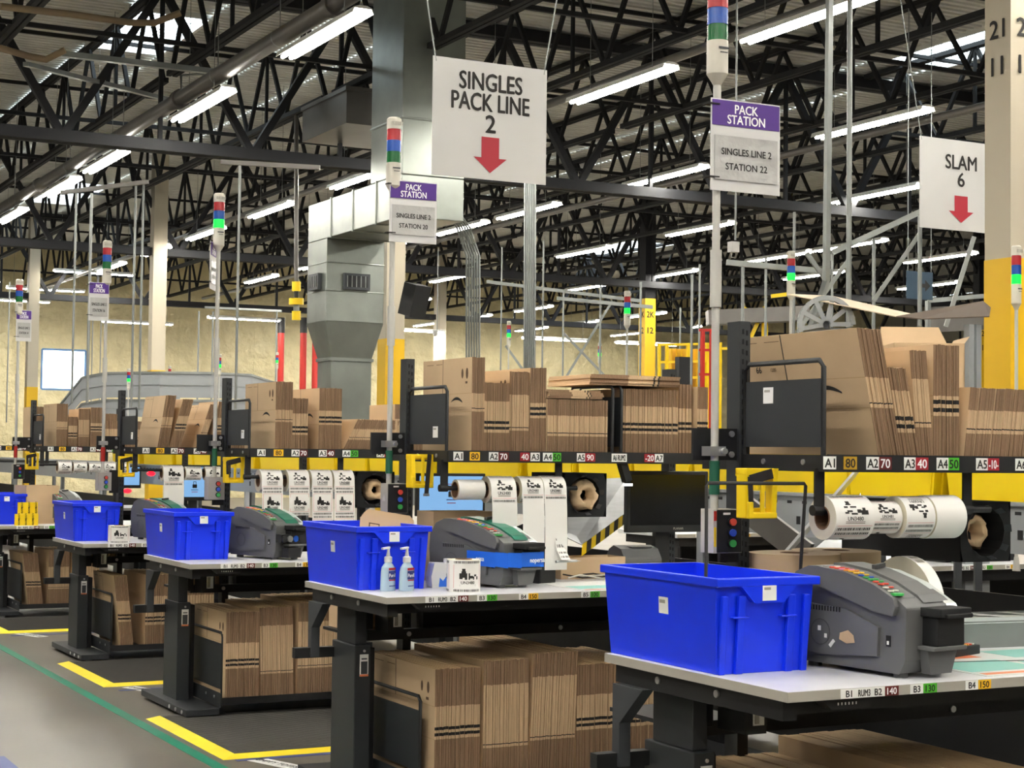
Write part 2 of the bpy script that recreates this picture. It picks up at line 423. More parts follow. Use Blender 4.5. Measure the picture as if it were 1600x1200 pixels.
for k,(x,y,rz) in enumerate(((7.99,19.44,0),(7.59,19.75,-math.pi/2))):
    b = MB(); b.box(-.17,-.05,-.1,.17,.0,.1,'darkgray'); b.box(-.14,-.053,-.07,.14,-.04,.07,'black')
    for q in range(5): b.box(-.14+.06*q,-.06,-.07,-.13+.06*q,-.04,.07,'galv')
    b.build('register_grille', t, loc=(x,y,3.58), rz=rz)
b = MB(); b.box(0,0,0,.95,1.5,.42,'steelpipe'); b.box(-.02,-.02,.4,.97,1.52,.45,'steelpipe'); p = at_d(541,192,20.5)
tag(b.build('ceiling_unit',loc=p),'dark boxy unit slung from the roof near the second station lamp','air unit')

# ------------------------------------------------------------------ hung signs
def arrow(b, cx, z, sw, s, y):
    pts = [(-.16,1),(.16,1),(.16,.42),(.3,.42),(0,0),(-.3,.42),(-.16,.42)]
    b.add([(cx+a*sw, y, z+c*s) for a, c in pts], [tuple(range(7))], 'signred')
def hung_sign(name, label, px_c, y, z0, w_, h, lines, ah, az):
    t = thing(name, label, 'hanging sign', px_c)
    b = MB(); b.box(-w_/2,0,z0,w_/2,.006,z0+h,'signwhite')
    for s_, zz, sz, mw in lines: b.text(s_,(0,-.001,z0+zz),(1,0,0),(0,0,1),sz,'ink',.002,maxw=mw)
    arrow(b,0,z0+az,ah[0],ah[1],-.003); b.build('panel', t)
    for sx in (-1,1):
        b = MB(); b.tube([(sx*(w_/2-.02),.003,z0+h-.03),(sx*(w_/2-.03)+.42*sx,.003,6.1)],.005,'galv',5); b.build('cord', t)
hung_sign('hanging_sign','white square hanging sign reading singles pack line 2 with red arrow',(4.55,9.,0),9,3.125,.765,.705,
          [('SINGLES',.585,.15,.42),('PACK LINE',.462,.15,.52),('2',.335,.15,.07)],(.37,.215),.04)
hung_sign('hanging_sign','smaller white hanging sign reading slam 6 with a red arrow',(9.62,10.5,0),10.5,3.345,.87,.74,
          [('SLAM',.56,.165,.33),('6',.42,.165,.08)],(.44,.22),.065)

# ------------------------------------------------------------------ prints used on labels
RB = random.Random(3)
def barcode(b, mp, u0, v0, u1, v1, n=26, mat='ink', vert=False):
    u = u0; k = 0
    ext = (v1-v0) if vert else (u1-u0)
    pos = 0
    while pos < ext*.98:
        wd = ext/n*RB.choice((.35,.6,.9)); 
        if vert: b.add([mp(u0,v0+pos),mp(u1,v0+pos),mp(u1,v0+pos+wd),mp(u0,v0+pos+wd)],[(0,1,2,3)],mat)
        else: b.add([mp(u0+pos,v0),mp(u0+pos+wd,v0),mp(u0+pos+wd,v1),mp(u0+pos,v1)],[(0,1,2,3)],mat)
        pos += wd+ext/n*.55
def rect(b, mp, u0, v0, u1, v1, mat, n=1):
    for i in range(n):
        a = v0+(v1-v0)*i/n; c = v0+(v1-v0)*(i+1)/n
        b.add([mp(u0,a),mp(u1,a),mp(u1,c),mp(u0,c)],[(0,1,2,3)],mat)
M('pinkline', '#d58c8c', .6)
def battery_label(b, mp, w_, h, un='UN3481', flip=False):
    # u to the right (0..w), v up (0..h)
    m = mp if not flip else (lambda u, v: mp(w_-u, h-v))
    barcode(b, m, w_*.06, h*.03, w_*.94, h*.1); barcode(b, m, w_*.06, h*.9, w_*.94, h*.97)
    for (a,c,d,e) in ((.05,.14,.95,.15),(.05,.85,.95,.86),(.05,.14,.065,.86),(.935,.14,.95,.86)): rect(b,m,w_*a,h*c,w_*d,h*e,'pinkline')
    for (a,c,d,e) in ((.3,.46,.44,.66),(.24,.42,.34,.6),(.4,.4,.56,.6),(.32,.66,.42,.74),(.56,.44,.66,.52),(.66,.4,.84,.5),(.7,.5,.78,.56)): rect(b,m,w_*a,h*c,w_*d,h*e,'ink')
    b.text(un,(w_*.5,h*.31),None,None,h*.13,'ink',mp=m,maxw=w_*.5)
    for q in (.2,.235): rect(b,m,w_*.25,h*q,w_*.75,h*(q+.012),'crease')

def label_roll(label, loc, r, wd, group=None, core=.036, tail=0, tail_w=None, un='UN3480', axis='x', plain=False, flip=False, mat='paper', start=.5, name='label_roll', tilt=0, tailf=False):
    t = thing(name, label, 'label roll', loc, group=group)
    b = MB()
    if axis == 'x':
        b.lathe([(r,0),(r,wd)],(0,0,0),mat,'x',40)
        for h in (0,wd): b.lathe([(core,h),(core+(r-core)*.5,h),(r,h)],(0,0,0),'paperside','x',40,False)
        e = .0007
        if not plain:
            L = r*2.0; n0 = int(2*math.pi*r/L)
            for k in range(3):
                a0 = start+k*L/r
                mp = lambda u, v, a0=a0: (u, -(r+e)*math.sin(a0+(L-v)/r), (r+e)*math.cos(a0+(L-v)/r))
                if k < 2: battery_label(b, mp, wd, L, un, flip)
    else:
        b.lathe([(r,0),(r,wd)],(0,0,0),mat,'z',40)
        for h in (0,wd): b.lathe([(core,h),(r,h)],(0,0,0),'paperside','z',40,False)
        e = .0007
        if not plain:
            L = r*2.0
            for k in (0,1,2):
                a0 = start+k*(L+.004)/r
                mp = lambda u, v, a0=a0: ((r+e)*math.cos(a0+u/r), (r+e)*math.sin(a0+u/r), v)
                battery_label(b, mp, L, wd, un)
    b.build('paper', t)
    b = MB(); b.lathe([(core,-.002),(core,wd+.002)],(0,0,0),'core',axis,24); b.lathe([(core-.004,-.002),(core-.004,wd+.002)],(0,0,0),'core',axis,24)
    for h in (-.002,wd+.002): b.lathe([(core-.004,h),(core,h)],(0,0,0),'core',axis,24,False)
    b.build('core', t)
    if tail:
        tw = wd
        b = MB(); n = 10; pts = []
        for i in range(n+1):
            s_ = i/n*tail; pts.append((-r-.001-.012*math.sin(min(1,s_/tail)*2.2)+ (tilt*s_ if tilt else 0), .0-s_))
        for th in range(8): pts.insert(0, (-(r+.001)*math.sin(math.pi/2*(1-(th+1)/8)), (r+.001)*math.cos(math.pi/2*(1-(th+1)/8))))
        vs = []
        for y,z in pts: vs += [(0,y,z),(wd,y,z)]
        for y,z in pts: vs += [(0,y+.0004,z),(wd,y+.0004,z)]
        n2 = len(pts)
        b.add(vs,[(2*i,2*i+2,2*i+3,2*i+1) for i in range(n2-1)]+[(2*n2+2*i,2*n2+2*i+1,2*n2+2*i+3,2*n2+2*i+2) for i in range(n2-1)],'paper',True)
        # arc-length mapping of the print
        cum = [0]
        for (a,c),(d,e2) in zip(pts,pts[1:]): cum.append(cum[-1]+math.hypot(d-a,e2-c))
        def mp0(u, s_):
            s_ = max(0,min(cum[-1]-1e-6,s_))
            for i in range(len(cum)-1):
                if cum[i+1] >= s_:
                    f = (s_-cum[i])/(cum[i+1]-cum[i]); y = pts[i][0]+(pts[i+1][0]-pts[i][0])*f; z = pts[i][1]+(pts[i+1][1]-pts[i][1])*f
                    return (u, y-.0012, z)
        L = wd*1.15; k = 0
        while (k+1)*L < cum[-1]:
            if not (tailf and k > 0):
                mp = lambda u, v, k=k: mp0(u, .01+k*L+(L-v))
                battery_label(b, mp, wd, L, un, flip)
            k += 1
        b.build('hanging_strip', t)
    return t

# ------------------------------------------------------------------ pack stations
ST = {1: (2.675,3.555,.89), 2: (2.735,6.28,.91), 3: (2.74,8.95,.872), 4: (2.81,11.65,.837), 5: (2.87,15.0,.81), 6: (2.95,17.8,.86)}
WH = {1: 'nearest packing table', 2: 'second packing table', 3: 'third packing table', 4: 'fourth packing table', 5: 'fifth packing table', 6: 'sixth packing table'}
def W(st, x, y, z): return (ST[st][0]+x, ST[st][1]+y, z)
SHZ = 1.502
TL, TD = 2.3, .92
UA = [('A1',.455,.502,'label','ink'),('80',.53,.58,'lblochre','ink'),('A2',.615,.663,'label','ink'),('70',.663,.712,'lblmaroon','whitetext'),('A3',.76,.805,'label','ink'),('40',.805,.855,'lblred','whitetext'),('A4',.888,.935,'label','ink'),('50',.935,.978,'lblgreen','ink'),('A5',1.047,1.095,'label','ink'),('-10-',1.095,1.142,'lblred','whitetext'),('A6',1.21,1.258,'label','ink')]
UB = [('A1',.5,.548,'label','ink'),('80',.58,.63,'lblyellow','ink'),('A2',.675,.722,'label','ink'),('70',.722,.775,'lblmaroon','whitetext'),('40',.832,.879,'lblred','whitetext'),('A3',.885,.932,'label','ink'),('A4',.948,.998,'label','ink'),('50',.998,1.042,'lblgreen','ink'),('A5',1.125,1.168,'label','ink'),('90',1.168,1.222,'lblred','whitetext'),('A6 RUM2',1.31,1.392,'label','ink'),('-20',1.488,1.543,'lblred','whitetext'),('A7',1.545,1.592,'label','ink')]
UC = [('A1',.52,.57,'label','ink'),('80',.62,.68,'lblyellow','ink'),('A2',.73,.78,'label','ink'),('70',.78,.83,'lblmaroon','whitetext'),('A3',.9,.95,'label','ink'),('40',.95,1.0,'lblmaroon','whitetext'),('A4',1.05,1.1,'label','ink'),('50',1.1,1.15,'lblgreen','ink'),('A5',1.27,1.32,'label','ink'),('10',1.32,1.37,'lblred','whitetext')]
LB = [('B1',.17,.224,'label','ink'),('RUM3',.224,.272,'label','ink'),('B2',.272,.318,'label','ink'),('140',.318,.365,'lblmaroon','whitetext'),('B3',.405,.45,'label','ink'),('130',.45,.498,'lblgreen','ink'),('B4',.6,.645,'label','ink'),('150',.645,.692,'lblyellow','ink'),('B5',.9,.945,'label','ink'),('100',.945,.992,'lblgreen','ink')]
def stick(t, s_, x0, x1, z0, z1, y, bgm, fgm, name):
    b = MB(); b.box(x0,y-.001,z0,x1,y,z1,bgm); b.text(s_,((x0+x1)/2,y-.001,(z0+z1)/2),(1,0,0),(0,0,1),(z1-z0)*1.0,fgm,.0006,maxw=(x1-x0)*.82)
    b.build(name, t)
def bench(st, label, up, shelf=True):
    x0, y0, h = ST[st]
    t = thing('packing_bench', label, 'packing bench', (x0,y0,0))
    b = MB(); b.box(0,0,h-.027,TL,TD,h-.001,'edgegray'); b.box(.001,.001,h-.001,TL-.001,TD-.001,h,'laminate'); b.build('table_top', t)
    b = MB()
    b.box(.03,.06,h-.085,.075,TD-.02,h-.027,'black'); b.box(TL-.075,.06,h-.085,TL-.03,TD-.02,h-.027,'black')
    b.box(.075,.09,h-.075,TL-.075,.13,h-.027,'black'); b.box(.075,TD-.08,h-.075,TL-.075,TD-.04,h-.027,'black')
    for y in (.36,.66): b.cyl((.03,y,h-.052),.011,-.006,'silver','x',12)
    b.build('frame_rail', t)
    b = MB(); b.prism([(.13,h-.027),(.31,h-.027),(.285,h-.058),(.165,h-.058)],'y',.03,.075,'black')
    for k in range(6): b.box(.185+.012*k,.0295,h-.048,.189+.012*k,.03,h-.041,'label')
    b.build('control_panel', t)
    for side in (0,1):
        def X(x): return x if side == 0 else TL-x
        def bx(b, xa, ya, za, xb, yb, zb, m): b.box(min(X(xa),X(xb)),ya,za,max(X(xa),X(xb)),yb,zb,m)
        b = MB(); bx(b,.115,.6,.05,.19,.87,h-.26,'charcoal'); bx(b,.19,.66,.05,.235,.84,h-.28,'black')
        leg = b.build('leg', t, .004)
        b = MB(); bx(b,.125,.625,h-.26,.18,.84,h-.085,'charcoal'); bx(b,.18,.66,h-.2,.225,.82,h-.085,'black'); bx(b,.1,.5,h-.105,.2,.88,h-.085,'darkgray')
        b.build('sliding_column', leg, .004)
        b = MB()
        bx(b,.055,.21,.018,.25,1.12,.055,'charcoal')
        b.prism([(X(.25),.02),(X(.3),.02),(X(.25),.055)],'y',.25,1.12,'charcoal')
        for y in (.28,.4,.52): b.cyl((X(.055),y,.036),.011,-.005 if side == 0 else .005,'silver','x',12)
        for y in (.26,1.07): b.cyl((X(.12),y,.0),.025,.02,'silver')
        b.build('foot', leg, .003)
        if side == 0:
            b = MB(); z1 = h-.30
            b.box(.138,.597,z1-.095,.178,.5995,z1,'label'); b.box(.143,.5965,z1-.085,.173,.598,z1-.03,'darkgray'); b.box(.138,.5965,z1-.095,.178,.598,z1-.086,'orange'); b.box(.145,.5965,z1-.022,.171,.598,z1-.016,'darkgray')
            b.cyl((.158,.598,z1+.015),.006,-.004,'silver','y',10); b.build('instruction_label', leg)
            b = MB(); b.box(.225,.5,h-.2,.25,.64,h-.09,'black'); b.build('motor_box', leg)
            b = MB(); b.box(.251,.497,h-.175,.29,.4995,h-.1,'label') ; b.box(.256,.4965,h-.17,.272,.498,h-.11,'edgegray'); b.box(.25,.5,h-.2,.3,.6,h-.09,'black'); b.build('motor_label', leg)
    b = MB(); b.box(.0,.83,h-.33,.04,.87,h-.085,'darkgray'); b.box(-.07,.84,h-.335,.12,.88,h-.29,'black'); b.prism([(.7,h-.085),(.83,h-.2),(.83,h-.085)],'x',.0,.04,'darkgray'); b.build('side_bracket', t)
    b = MB(); b.box(.22,.71,.655,TL-.22,.75,.7,'black')
    for x in (.42,1.2): b.cyl((x,.71,.678),.011,-.005,'silver','y',12)
    b.build('crossbar', t)
    b = MB(); b.box(.52,.78,.69,TL-.25,.8,h-.03,'blackmatte'); b.box(.5,.775,.68,.52,.805,h-.03,'darkgray'); b.build('modesty_panel', t)
    # lower tray
    b = MB(); b.box(.25,.19,.082,TL-.25,.95,.094,'black'); b.box(.25,.185,.075,TL-.25,.19,.115,'black'); b.box(.245,.19,.06,.25,.95,.14,'charcoal')
    for y in (.3,.45): b.cyl((.245,y,.11),.008,-.003,'silver','x',10)
    b.build('lower_tray', t)
    def divider(name, x, y0_, y1_, z0, zt, zp0, zp1, sticker=None, back=False):
        b = MB(); r = .008
        b.tube([(x,y0_,z0),(x,y0_,zt-.02),(x,y0_+.02,zt),(x,y1_-.02,zt),(x,y1_,zt-.02),(x,y1_,z0)],r,'black',8)
        o = b.build(name, t)
        b = MB(); b.box(x-.003,y0_+.005,zp0,x+.003,y1_-.005,zp1,'charcoal'); b.build('panel', o)
        if sticker:
            b = MB(); b.box(x-.0045,sticker[0],sticker[1],x-.003,sticker[0]+.05,sticker[1]+.05,'label'); b.box(x-.005,sticker[0]+.015,sticker[1]+.035,x-.0045,sticker[0]+.045,sticker[1]+.042,'edgegray'); b.build('barcode_sticker', o)
        return o
    divider('lower_divider', .275,.26,.86,.1,.465,.15,.405)
    b = MB(); b.box(.22,.92,.655,.5,1.25,.668,'black'); b.build('rear_tray', t)
    if shelf:
        ux = .487; ue = TL-.37
        for q, x in enumerate((ux, ue)):
            b = MB(); b.box(x-.02,.88,.1,x+.02,.95,1.925,'charcoal')
            for k in range(40):
                z = 1.9-.032*k
                b.box(x-.011,.878,z-.016,x-.005,.8805,z,'blackmatte'); b.box(x+.004,.878,z-.02,x+.01,.8805,z-.004,'blackmatte')
            b.build('upright', t)
        b = MB(); b.box(ux-.005,.442,SHZ-.006,ue,1.12,SHZ,'black'); b.box(ux-.01,.44,SHZ-.05,ue,.45,SHZ+.002,'black'); b.box(ux-.012,.45,SHZ-.05,ux-.008,1.1,SHZ,'black')
        for y in (.56,.76): b.cyl((ux-.012,y,SHZ-.022),.009,-.004,'silver','x',10)
        b.build('shelf', t)
        b = MB()
        b.box(.3,.893,SHZ-.02,.47,.903,SHZ+.08,'black')
        for z in (1.5,1.565): b.cyl((.445,.893,z),.01,-.005,'silver','y',10)
        b.build('mounting_plate', t)
        b = MB(); b.box(.4,.885,1.16,.47,.9,1.33,'black'); b.build('box_plate', t)
        zp = {1:(1.525,1.73),2:(1.53,1.755),3:(1.52,1.73)}.get(st,(1.52,1.73))
        divider('shelf_divider', ux-.004,.475,.87,SHZ,1.785,zp[0],zp[1],(.72,1.66) if st == 1 else (.56,1.56))
        b = MB()
        for x in (ux-.005, 1.06):
            b.box(x-.018,.49,1.33,x+.018,.496,SHZ-.04,'black'); b.cyl((x-.02,.5,1.337),.016,.04,'black','x',12)
        b.tube([(ux-.02,.5,1.337),(1.16,.5,1.337)],.011,'black',10); b.build('roll_bar', t)
        for s_,a,c,m1,m2 in up: stick(t,s_,a,c,SHZ-.042,SHZ-.004,.4395,m1,m2,'shelf_label')
    zz = h-.014
    for s_,a,c,m1,m2 in LB: stick(t,s_,a,c,zz-.0125,zz+.0125,-.0005,m1,m2,'edge_label')
    return t, divider
b1, dv = bench(1,'white topped black packing bench nearest the camera, by the station 22 sign',UA)
b2, dv2 = bench(2,'white topped black packing bench under the station 20 sign',UB)
dv2('shelf_divider',1.325,.46,.85,SHZ,1.815,1.53,1.76); dv2('shelf_divider',1.372,.46,.85,SHZ,1.815,1.53,1.76)
bench(3,'third black packing bench along the aisle, below the lit green lamp',UC)
bench(4,'fourth black packing bench along the aisle, with one small label roll on its corner',UC)
bench(5,'fifth black packing bench along the aisle, with yellow heavy stickers on it',UC)
bench(6,'sixth and farthest black packing bench at the left edge',UC)

# ------------------------------------------------------------------ station poles with signal lamps
def signal_pole(label, loc, lit=False, tape='green', group=None):
    t = thing('signal_pole', label, 'signal light', loc, group=group)
    b = MB(); b.tube([(0,0,1.33),(0,0,2.72)],.0125,'polewhite',12); b.build('pole', t)
    b = MB(); b.tube([(0,0,1.98),(0,0,2.16)],.018,'polewhite',12); b.build('pole_sleeve', t)
    b = MB(); b.tube([(0,0,1.27),(0,0,1.345)],[.028,.016],'polewhite',12); b.build('pole_foot', t)
    b = MB(); b.lathe([(.0165,1.395),(.0165,1.5)],(0,0,0),tape,'z',12); b.build('tape_wrap', t)
    b = MB(); b.box(-.028,-.018,1.515,.03,.03,1.545,'silver'); b.cyl((.02,-.018,1.53),.01,-.012,'silver','y',8); b.build('pipe_clamp', t)
    b = MB(); b.lathe([(.0125,2.68),(.018,2.69),(.034,2.715),(.034,2.82)],(0,0,0),'cream','z',20); b.box(-.018,-.0352,2.79,.02,-.034,2.797,'darkgray'); b.box(-.012,-.0352,2.778,.016,-.034,2.781,'darkgray'); b.build('lamp_base', t)
    for k,(nm,mt) in enumerate((('green_lens','greenlit' if lit else 'greenlens'),('blue_lens','bluelens'),('red_lens','redlens'))):
        z = 2.82+.052*k; b = MB(); b.lathe([(.033,z),(.033,z+.049),(.031,z+.0495),(.031,z+.052)],(0,0,0),mt,'z',20); b.build(nm, t)
    b = MB(); b.lathe([(.034,2.976),(.034,3.022),(.026,3.03),(.0001,3.03)],(0,0,0),'cream','z',20)
    for a in range(6): b.box(-.028+.01*a,-.0352,2.99,-.021+.01*a,-.033,3.008,'edgegray')
    b.build('lamp_cap', t)
    return t
def pack_sign(label, loc, rz, num, wd=.235, h=.285, illegible=False):
    t = thing('pack_station_sign', label, 'sign', loc, rz)
    b = MB(); b.box(0,0,0,wd,.004,h,'white'); b.box(.004,-.0015,h*.71,wd-.004,0,h*.985,'purple')
    b.text('PACK',(wd/2,-.0015,h*.90),(1,0,0),(0,0,1),.04,'whitetext',maxw=wd*.33); b.text('STATION',(wd/2,-.0015,h*.785),(1,0,0),(0,0,1),.04,'whitetext',maxw=wd*.54)
    b.build('board', t)
    b = MB(); b.box(.012,-.004,h*.12,wd-.012,-.002,h*.6,'sleeve')
    b.text('SINGLES LINE 2',(wd/2,-.004,h*.43),(1,0,0),(0,0,1),.03,'ink',maxw=wd*.72); b.text(num,(wd/2,-.004,h*.27),(1,0,0),(0,0,1),.03,'ink',maxw=wd*.6)
    b.build('plastic_pocket', t)
    for z in (.04,h-.02):
        b = MB(); b.box(-.012,-.005,z,.03,.03,z+.004,'ink'); b.build('cable_tie', t)
def button_box(label, loc, gray=False, marks=True):
    t = thing('button_box', label, 'control box', loc)
    b = MB(); b.box(-.05,0,0,.05,.08,.135,'edgegray'); b.box(-.048,-.002,.002,.048,0,.133,'edgegray' if gray else 'black')
    if marks and not gray: b.box(-.022,-.0025,.118,.005,-.002,.125,'label')
    b.build('enclosure', t, .003)
    for k,(nm,mt) in enumerate((('green_button','btngreen'),('blue_button','btnblue'),('red_button','btnred'))):
        b = MB(); z = .03+.033*k; b.cyl((0.008,-.002,z),.0145,-.008,'blackmatte','y',16); b.cyl((0.008,-.010,z),.0115,-.006,mt,'y',16); b.build(nm, t)
    return t
POLES = {1:(.345,.84),2:(.368,.84),3:(.393,.84),4:(.335,.84),5:(.318,.84)}
NAMES = {1:'nearest white signal lamp pole, cut by the top of the frame',2:'white signal lamp pole holding the station 20 sign',3:'white signal lamp pole with its green lamp lit, by the third packing table',4:'white signal lamp pole with unlit lamps by the fourth packing table',5:'white signal lamp pole with unlit lamps by the fifth packing table'}
for st,(x,y) in POLES.items():
    dz = -.02 if st == 1 else 0
    o = signal_pole(NAMES[st], W(st,x,y,dz), st == 3, 'green' if st < 4 else 'redpaint')
M('signpaper','#d8d8d6',.4)
pack_sign('purple and white pack station 22 sign on the nearest pole', W(1,.308,.818,2.325), math.radians(-1), 'STATION 22', .262, .29)
pack_sign('purple and white pack station 20 sign on the second pole', W(2,.342,.818,2.455), math.radians(-2), 'STATION 20')
pack_sign('pack station sign turned edge on, tied to the third pole', W(3,.325,.78,2.45), math.radians(62), 'STATION 18', .2)
pack_sign('purple and white pack station sign on the fourth pole', W(4,.2,.818,2.43), 0, 'STATION 16', .15)
pack_sign('purple and white pack station sign on the fifth pole, at the left edge', W(5,.29,.818,2.46), 0, 'STATION 14', .14)
button_box('black faced button box on the nearest signal pole, yellow sticker on its side', W(1,.372,.80,1.195))
b = MB(); b.box(-.051,.02,.03,-.0505,.05,.09,'yellow'); 
o = button_box('black faced button box below the station 20 sign pole', W(2,.395,.80,1.215))
button_box('grey button box on the pole with the lit green lamp', W(3,.393,.79,1.195), True)
button_box('button box seen edge on by the fourth signal pole', W(4,.34,.79,1.18), True)
button_box('small dark button box by the fifth signal pole', W(5,.34,.79,1.2))
for st, x in ((1,.322),):
    p = W(1,.312,.795,1.195); b = MB(); b.box(0,0,0,.012,.07,.135,'cream'); b.box(.001,-.001,.1,.011,0,.13,'redpaint'); b.box(.002,-.001,.02,.01,0,.08,'yellow'); tag(b.build('sign_holder',loc=p),'slim pale case with red and yellow stickers beside the nearest button box','case')

# ------------------------------------------------------------------ yellow scanner holsters
def holster(label, loc, rz, strap):
    t = thing('scanner_holster', label, 'scanner holder', loc, rz)
    b = MB(); w_ = .058
    b.box(-w_*.9,.045,.0,w_*.9,.055,.03,'yellow'); b.box(-w_,.045,.125,w_,.055,.15,'yellow')
    b.box(-w_,-.0,.13,w_,.055,.15,'yellow')
    for s_ in (-1,1):
        b.prism([(s_*w_,.15),(s_*(w_-.018),.15),(s_*(w_-.026),0),(s_*w_*.85,0)],'y',-.006,.0,'yellow')
        b.box(min(s_*w_*.98,s_*w_*.86),0,0,max(s_*w_*.98,s_*w_*.86),.05,.14,'yellow')
    b.box(-w_*.87,-.012,0,w_*.87,.05,.018,'yellow'); b.box(-.008,-.008,.015,.008,-.001,.14,'yellow')
    b.box(-w_*1.0,-.02,0,-w_*.72,-.006,.05,'yellow')
    b.build('cradle', t, .003)
    b = MB()
    if strap == 'hang': b.bar((.03,-.01,.15),(.012,-.02,-.03),.02,.003,'ink',(0,1,0)); b.bar((-.002,-.02,-.03),(.026,-.02,-.03),.004,.012,'silver')
    else: b.bar((-.05,-.012,.115),(.03,-.014,.135),.003,.03,'ink'); b.bar((-.05,-.012,.125),(-.045,-.012,.03),.016,.003,'ink',(0,1,0))
    b.build('strap', t)
holster('yellow scanner holster beside the nearest upright, black strap across its top', W(1,.35,.6,1.31), 0, 'top')
holster('yellow scanner holster with a black strap hanging down in front', W(2,.425,.6,1.335), 0, 'hang')
holster('yellow scanner holster beside the lit lamp pole of the third table', W(3,.44,.6,1.3), 0, 'top')
holster('yellow scanner holster on the fourth packing bench', W(4,.455,.6,1.285), 0, 'top')
holster('yellow scanner holster on the fifth packing bench', W(5,.42,.6,1.29), 0, 'top')

# ------------------------------------------------------------------ totes
def tote(label, loc, mat='blue', rz=0, lab=True, cat='tote', group=None, hh=.268, L=.61, Wd=.345, st=True):
    t = thing('plastic_tote', label, cat, loc, rz, group)
    b = MB(); tk = .006; h = hh
    # body: tapered shell (x width, y length), origin at base front-left
    bx0, bx1, by0, by1 = .018, Wd-.018, .02, L-.025
    tx0, tx1, ty0, ty1 = .004, Wd-.004, .004, L-.004
    def ring(x0,x1,y0,y1,z): return [(x0,y0,z),(x1,y0,z),(x1,y1,z),(x0,y1,z)]
    A = ring(bx0,bx1,by0,by1,0); B = ring(tx0,tx1,ty0,ty1,h-.004)
    b.add(A+B,[(0,1,5,4),(1,2,6,5),(2,3,7,6),(3,0,4,7),(0,3,2,1)],mat)
    A2 = ring(bx0+tk,bx1-tk,by0+tk,by1-tk,tk); B2 = ring(tx0+tk,tx1-tk,ty0+tk,ty1-tk,h)
    b.add(A2+B2,[(0,4,5,1),(1,5,6,2),(2,6,7,3),(3,7,4,0),(0,1,2,3)],mat)
    for (ya,yb,x_) in ((by0,ty0,0),):   # ribs on the short faces
        for (xa,xb) in ((.075,.1),(Wd-.1,Wd-.075),(.02,.04),(Wd-.045,Wd-.025)):
            b.add([(xa,by0-.012,0),(xb,by0-.012,0),(xb,ty0-.012,h-.05),(xa,ty0-.012,h-.05),(xa,by0,0),(xb,by0,0),(xb,ty0,h-.05),(xa,ty0,h-.05)],[(0,1,2,3),(0,3,7,4),(1,5,6,2),(3,2,6,7),(0,4,5,1)],mat)
    for (xa,xb) in ((.075,.105),(Wd-.105,Wd-.075)): b.box(xa-.02,-.008,h*.58,xb+.006,.012,h*.6,mat)
    o = b.build('body', t, .003)
    b = MB(); e = .016
    O1 = ring(-.004,Wd+.004,-e,L+.008,h); I1 = ring(tx0+tk,tx1-tk,ty0+tk,ty1-tk,h)
    O0 = ring(-.004,Wd+.004,-e,L+.008,h-.024); I0 = ring(tx0,tx1,ty0,ty1,h-.024)
    b.add(O1+I1+O0+I0,[(0,1,5,4),(1,2,6,5),(2,3,7,6),(3,0,4,7)]+[(8,9,1,0),(9,10,2,1),(10,11,3,2),(11,8,0,3)]+[(8,12,13,9),(9,13,14,10),(10,14,15,11),(11,15,12,8)],mat)
    b.build('rim', t, .003)
    b = MB(); c = Wd/2
    b.prism([(c-.095,h-.024),(c+.095,h-.024),(c+.05,h-.07),(c-.05,h-.07)],'y',-e,.008,mat); b.build('handle', t, .003)
    if lab:
        b = MB(); b.box(c-.025,-e-.0012,h-.064,c+.022,-e-.0002,h-.022,'label'); b.box(c-.02,-e-.0018,h-.034,c+.002,-e-.0012,h-.027,'edgegray'); b.build('barcode_sticker', t)
        b = MB(); z = h*.55; xx = bx0+(tx0-bx0)*.55
        b.add([(xx-.0012,.3,z),(xx-.0012,.25,z),(xx-.0032,.25,z+.048),(xx-.0032,.3,z+.048)],[(0,1,2,3)],'label'); b.add([(xx-.003,.295,z+.03),(xx-.003,.265,z+.03),(xx-.0036,.265,z+.04),(xx-.0036,.295,z+.04)],[(0,1,2,3)],'edgegray'); b.build('barcode_sticker', t)
    return t
tote('blue plastic tote at the front of the nearest table, black wire arch standing in it', W(1,.004,.335,ST[1][2]))
tote('blue plastic tote behind two hand sanitizer bottles, cardboard mailers in it', W(2,.004,.345,ST[2][2]))
tote('blue plastic tote on the third packing table, under the grey button box', W(3,.004,.345,ST[3][2]))
tote('blue plastic tote on the fourth packing table beside a white label roll', W(4,.0,.33,ST[4][2]))
tote('blue plastic tote cut by the left edge, behind the yellow heavy stickers', W(5,-.03,.3,ST[5][2]))
b = MB(); b.tube([(0.085,.03,-.24),(.085,.03,.255),(.09,.03,.262),(.405,-.01,.262),(.41,-.01,.255),(.375,-.01,-.24)],.0052,'ink',8)
tag(b.build('wire_arch',loc=W(1,.02,.5,1.155)),'thin black wire arch standing in the nearest blue tote','wire frame')
# mailers in the second tote
for k in range(3):
    b = MB(); b.prism([(-.12,0),(.12,0),(.12,.27),(.1,.29),(-.1,.29),(-.12,.27)],'y',0,.008,'kraft')
    if k == 0:
        b.box(-.08,-.001,.2,-.03,0,.25,'crease'); b.box(-.075,-.0015,.205,-.035,-.001,.245,'kraft'); b.text('m',(.03,-.001,.22),(1,0,0),(0,0,1),.04,'crease')
    o = b.build('cardboard_mailer',loc=W(2,.225+.02*k,.56+.03*k,.935+.008*k)); o.rotation_euler = (math.radians(-18),math.radians(9),math.radians(-4))
    tag(o,'flat cardboard mailer leaning in the blue tote behind the sanitizer bottles, %s' % ('printed and in front','middle of three','rearmost of three')[k],'mailer')

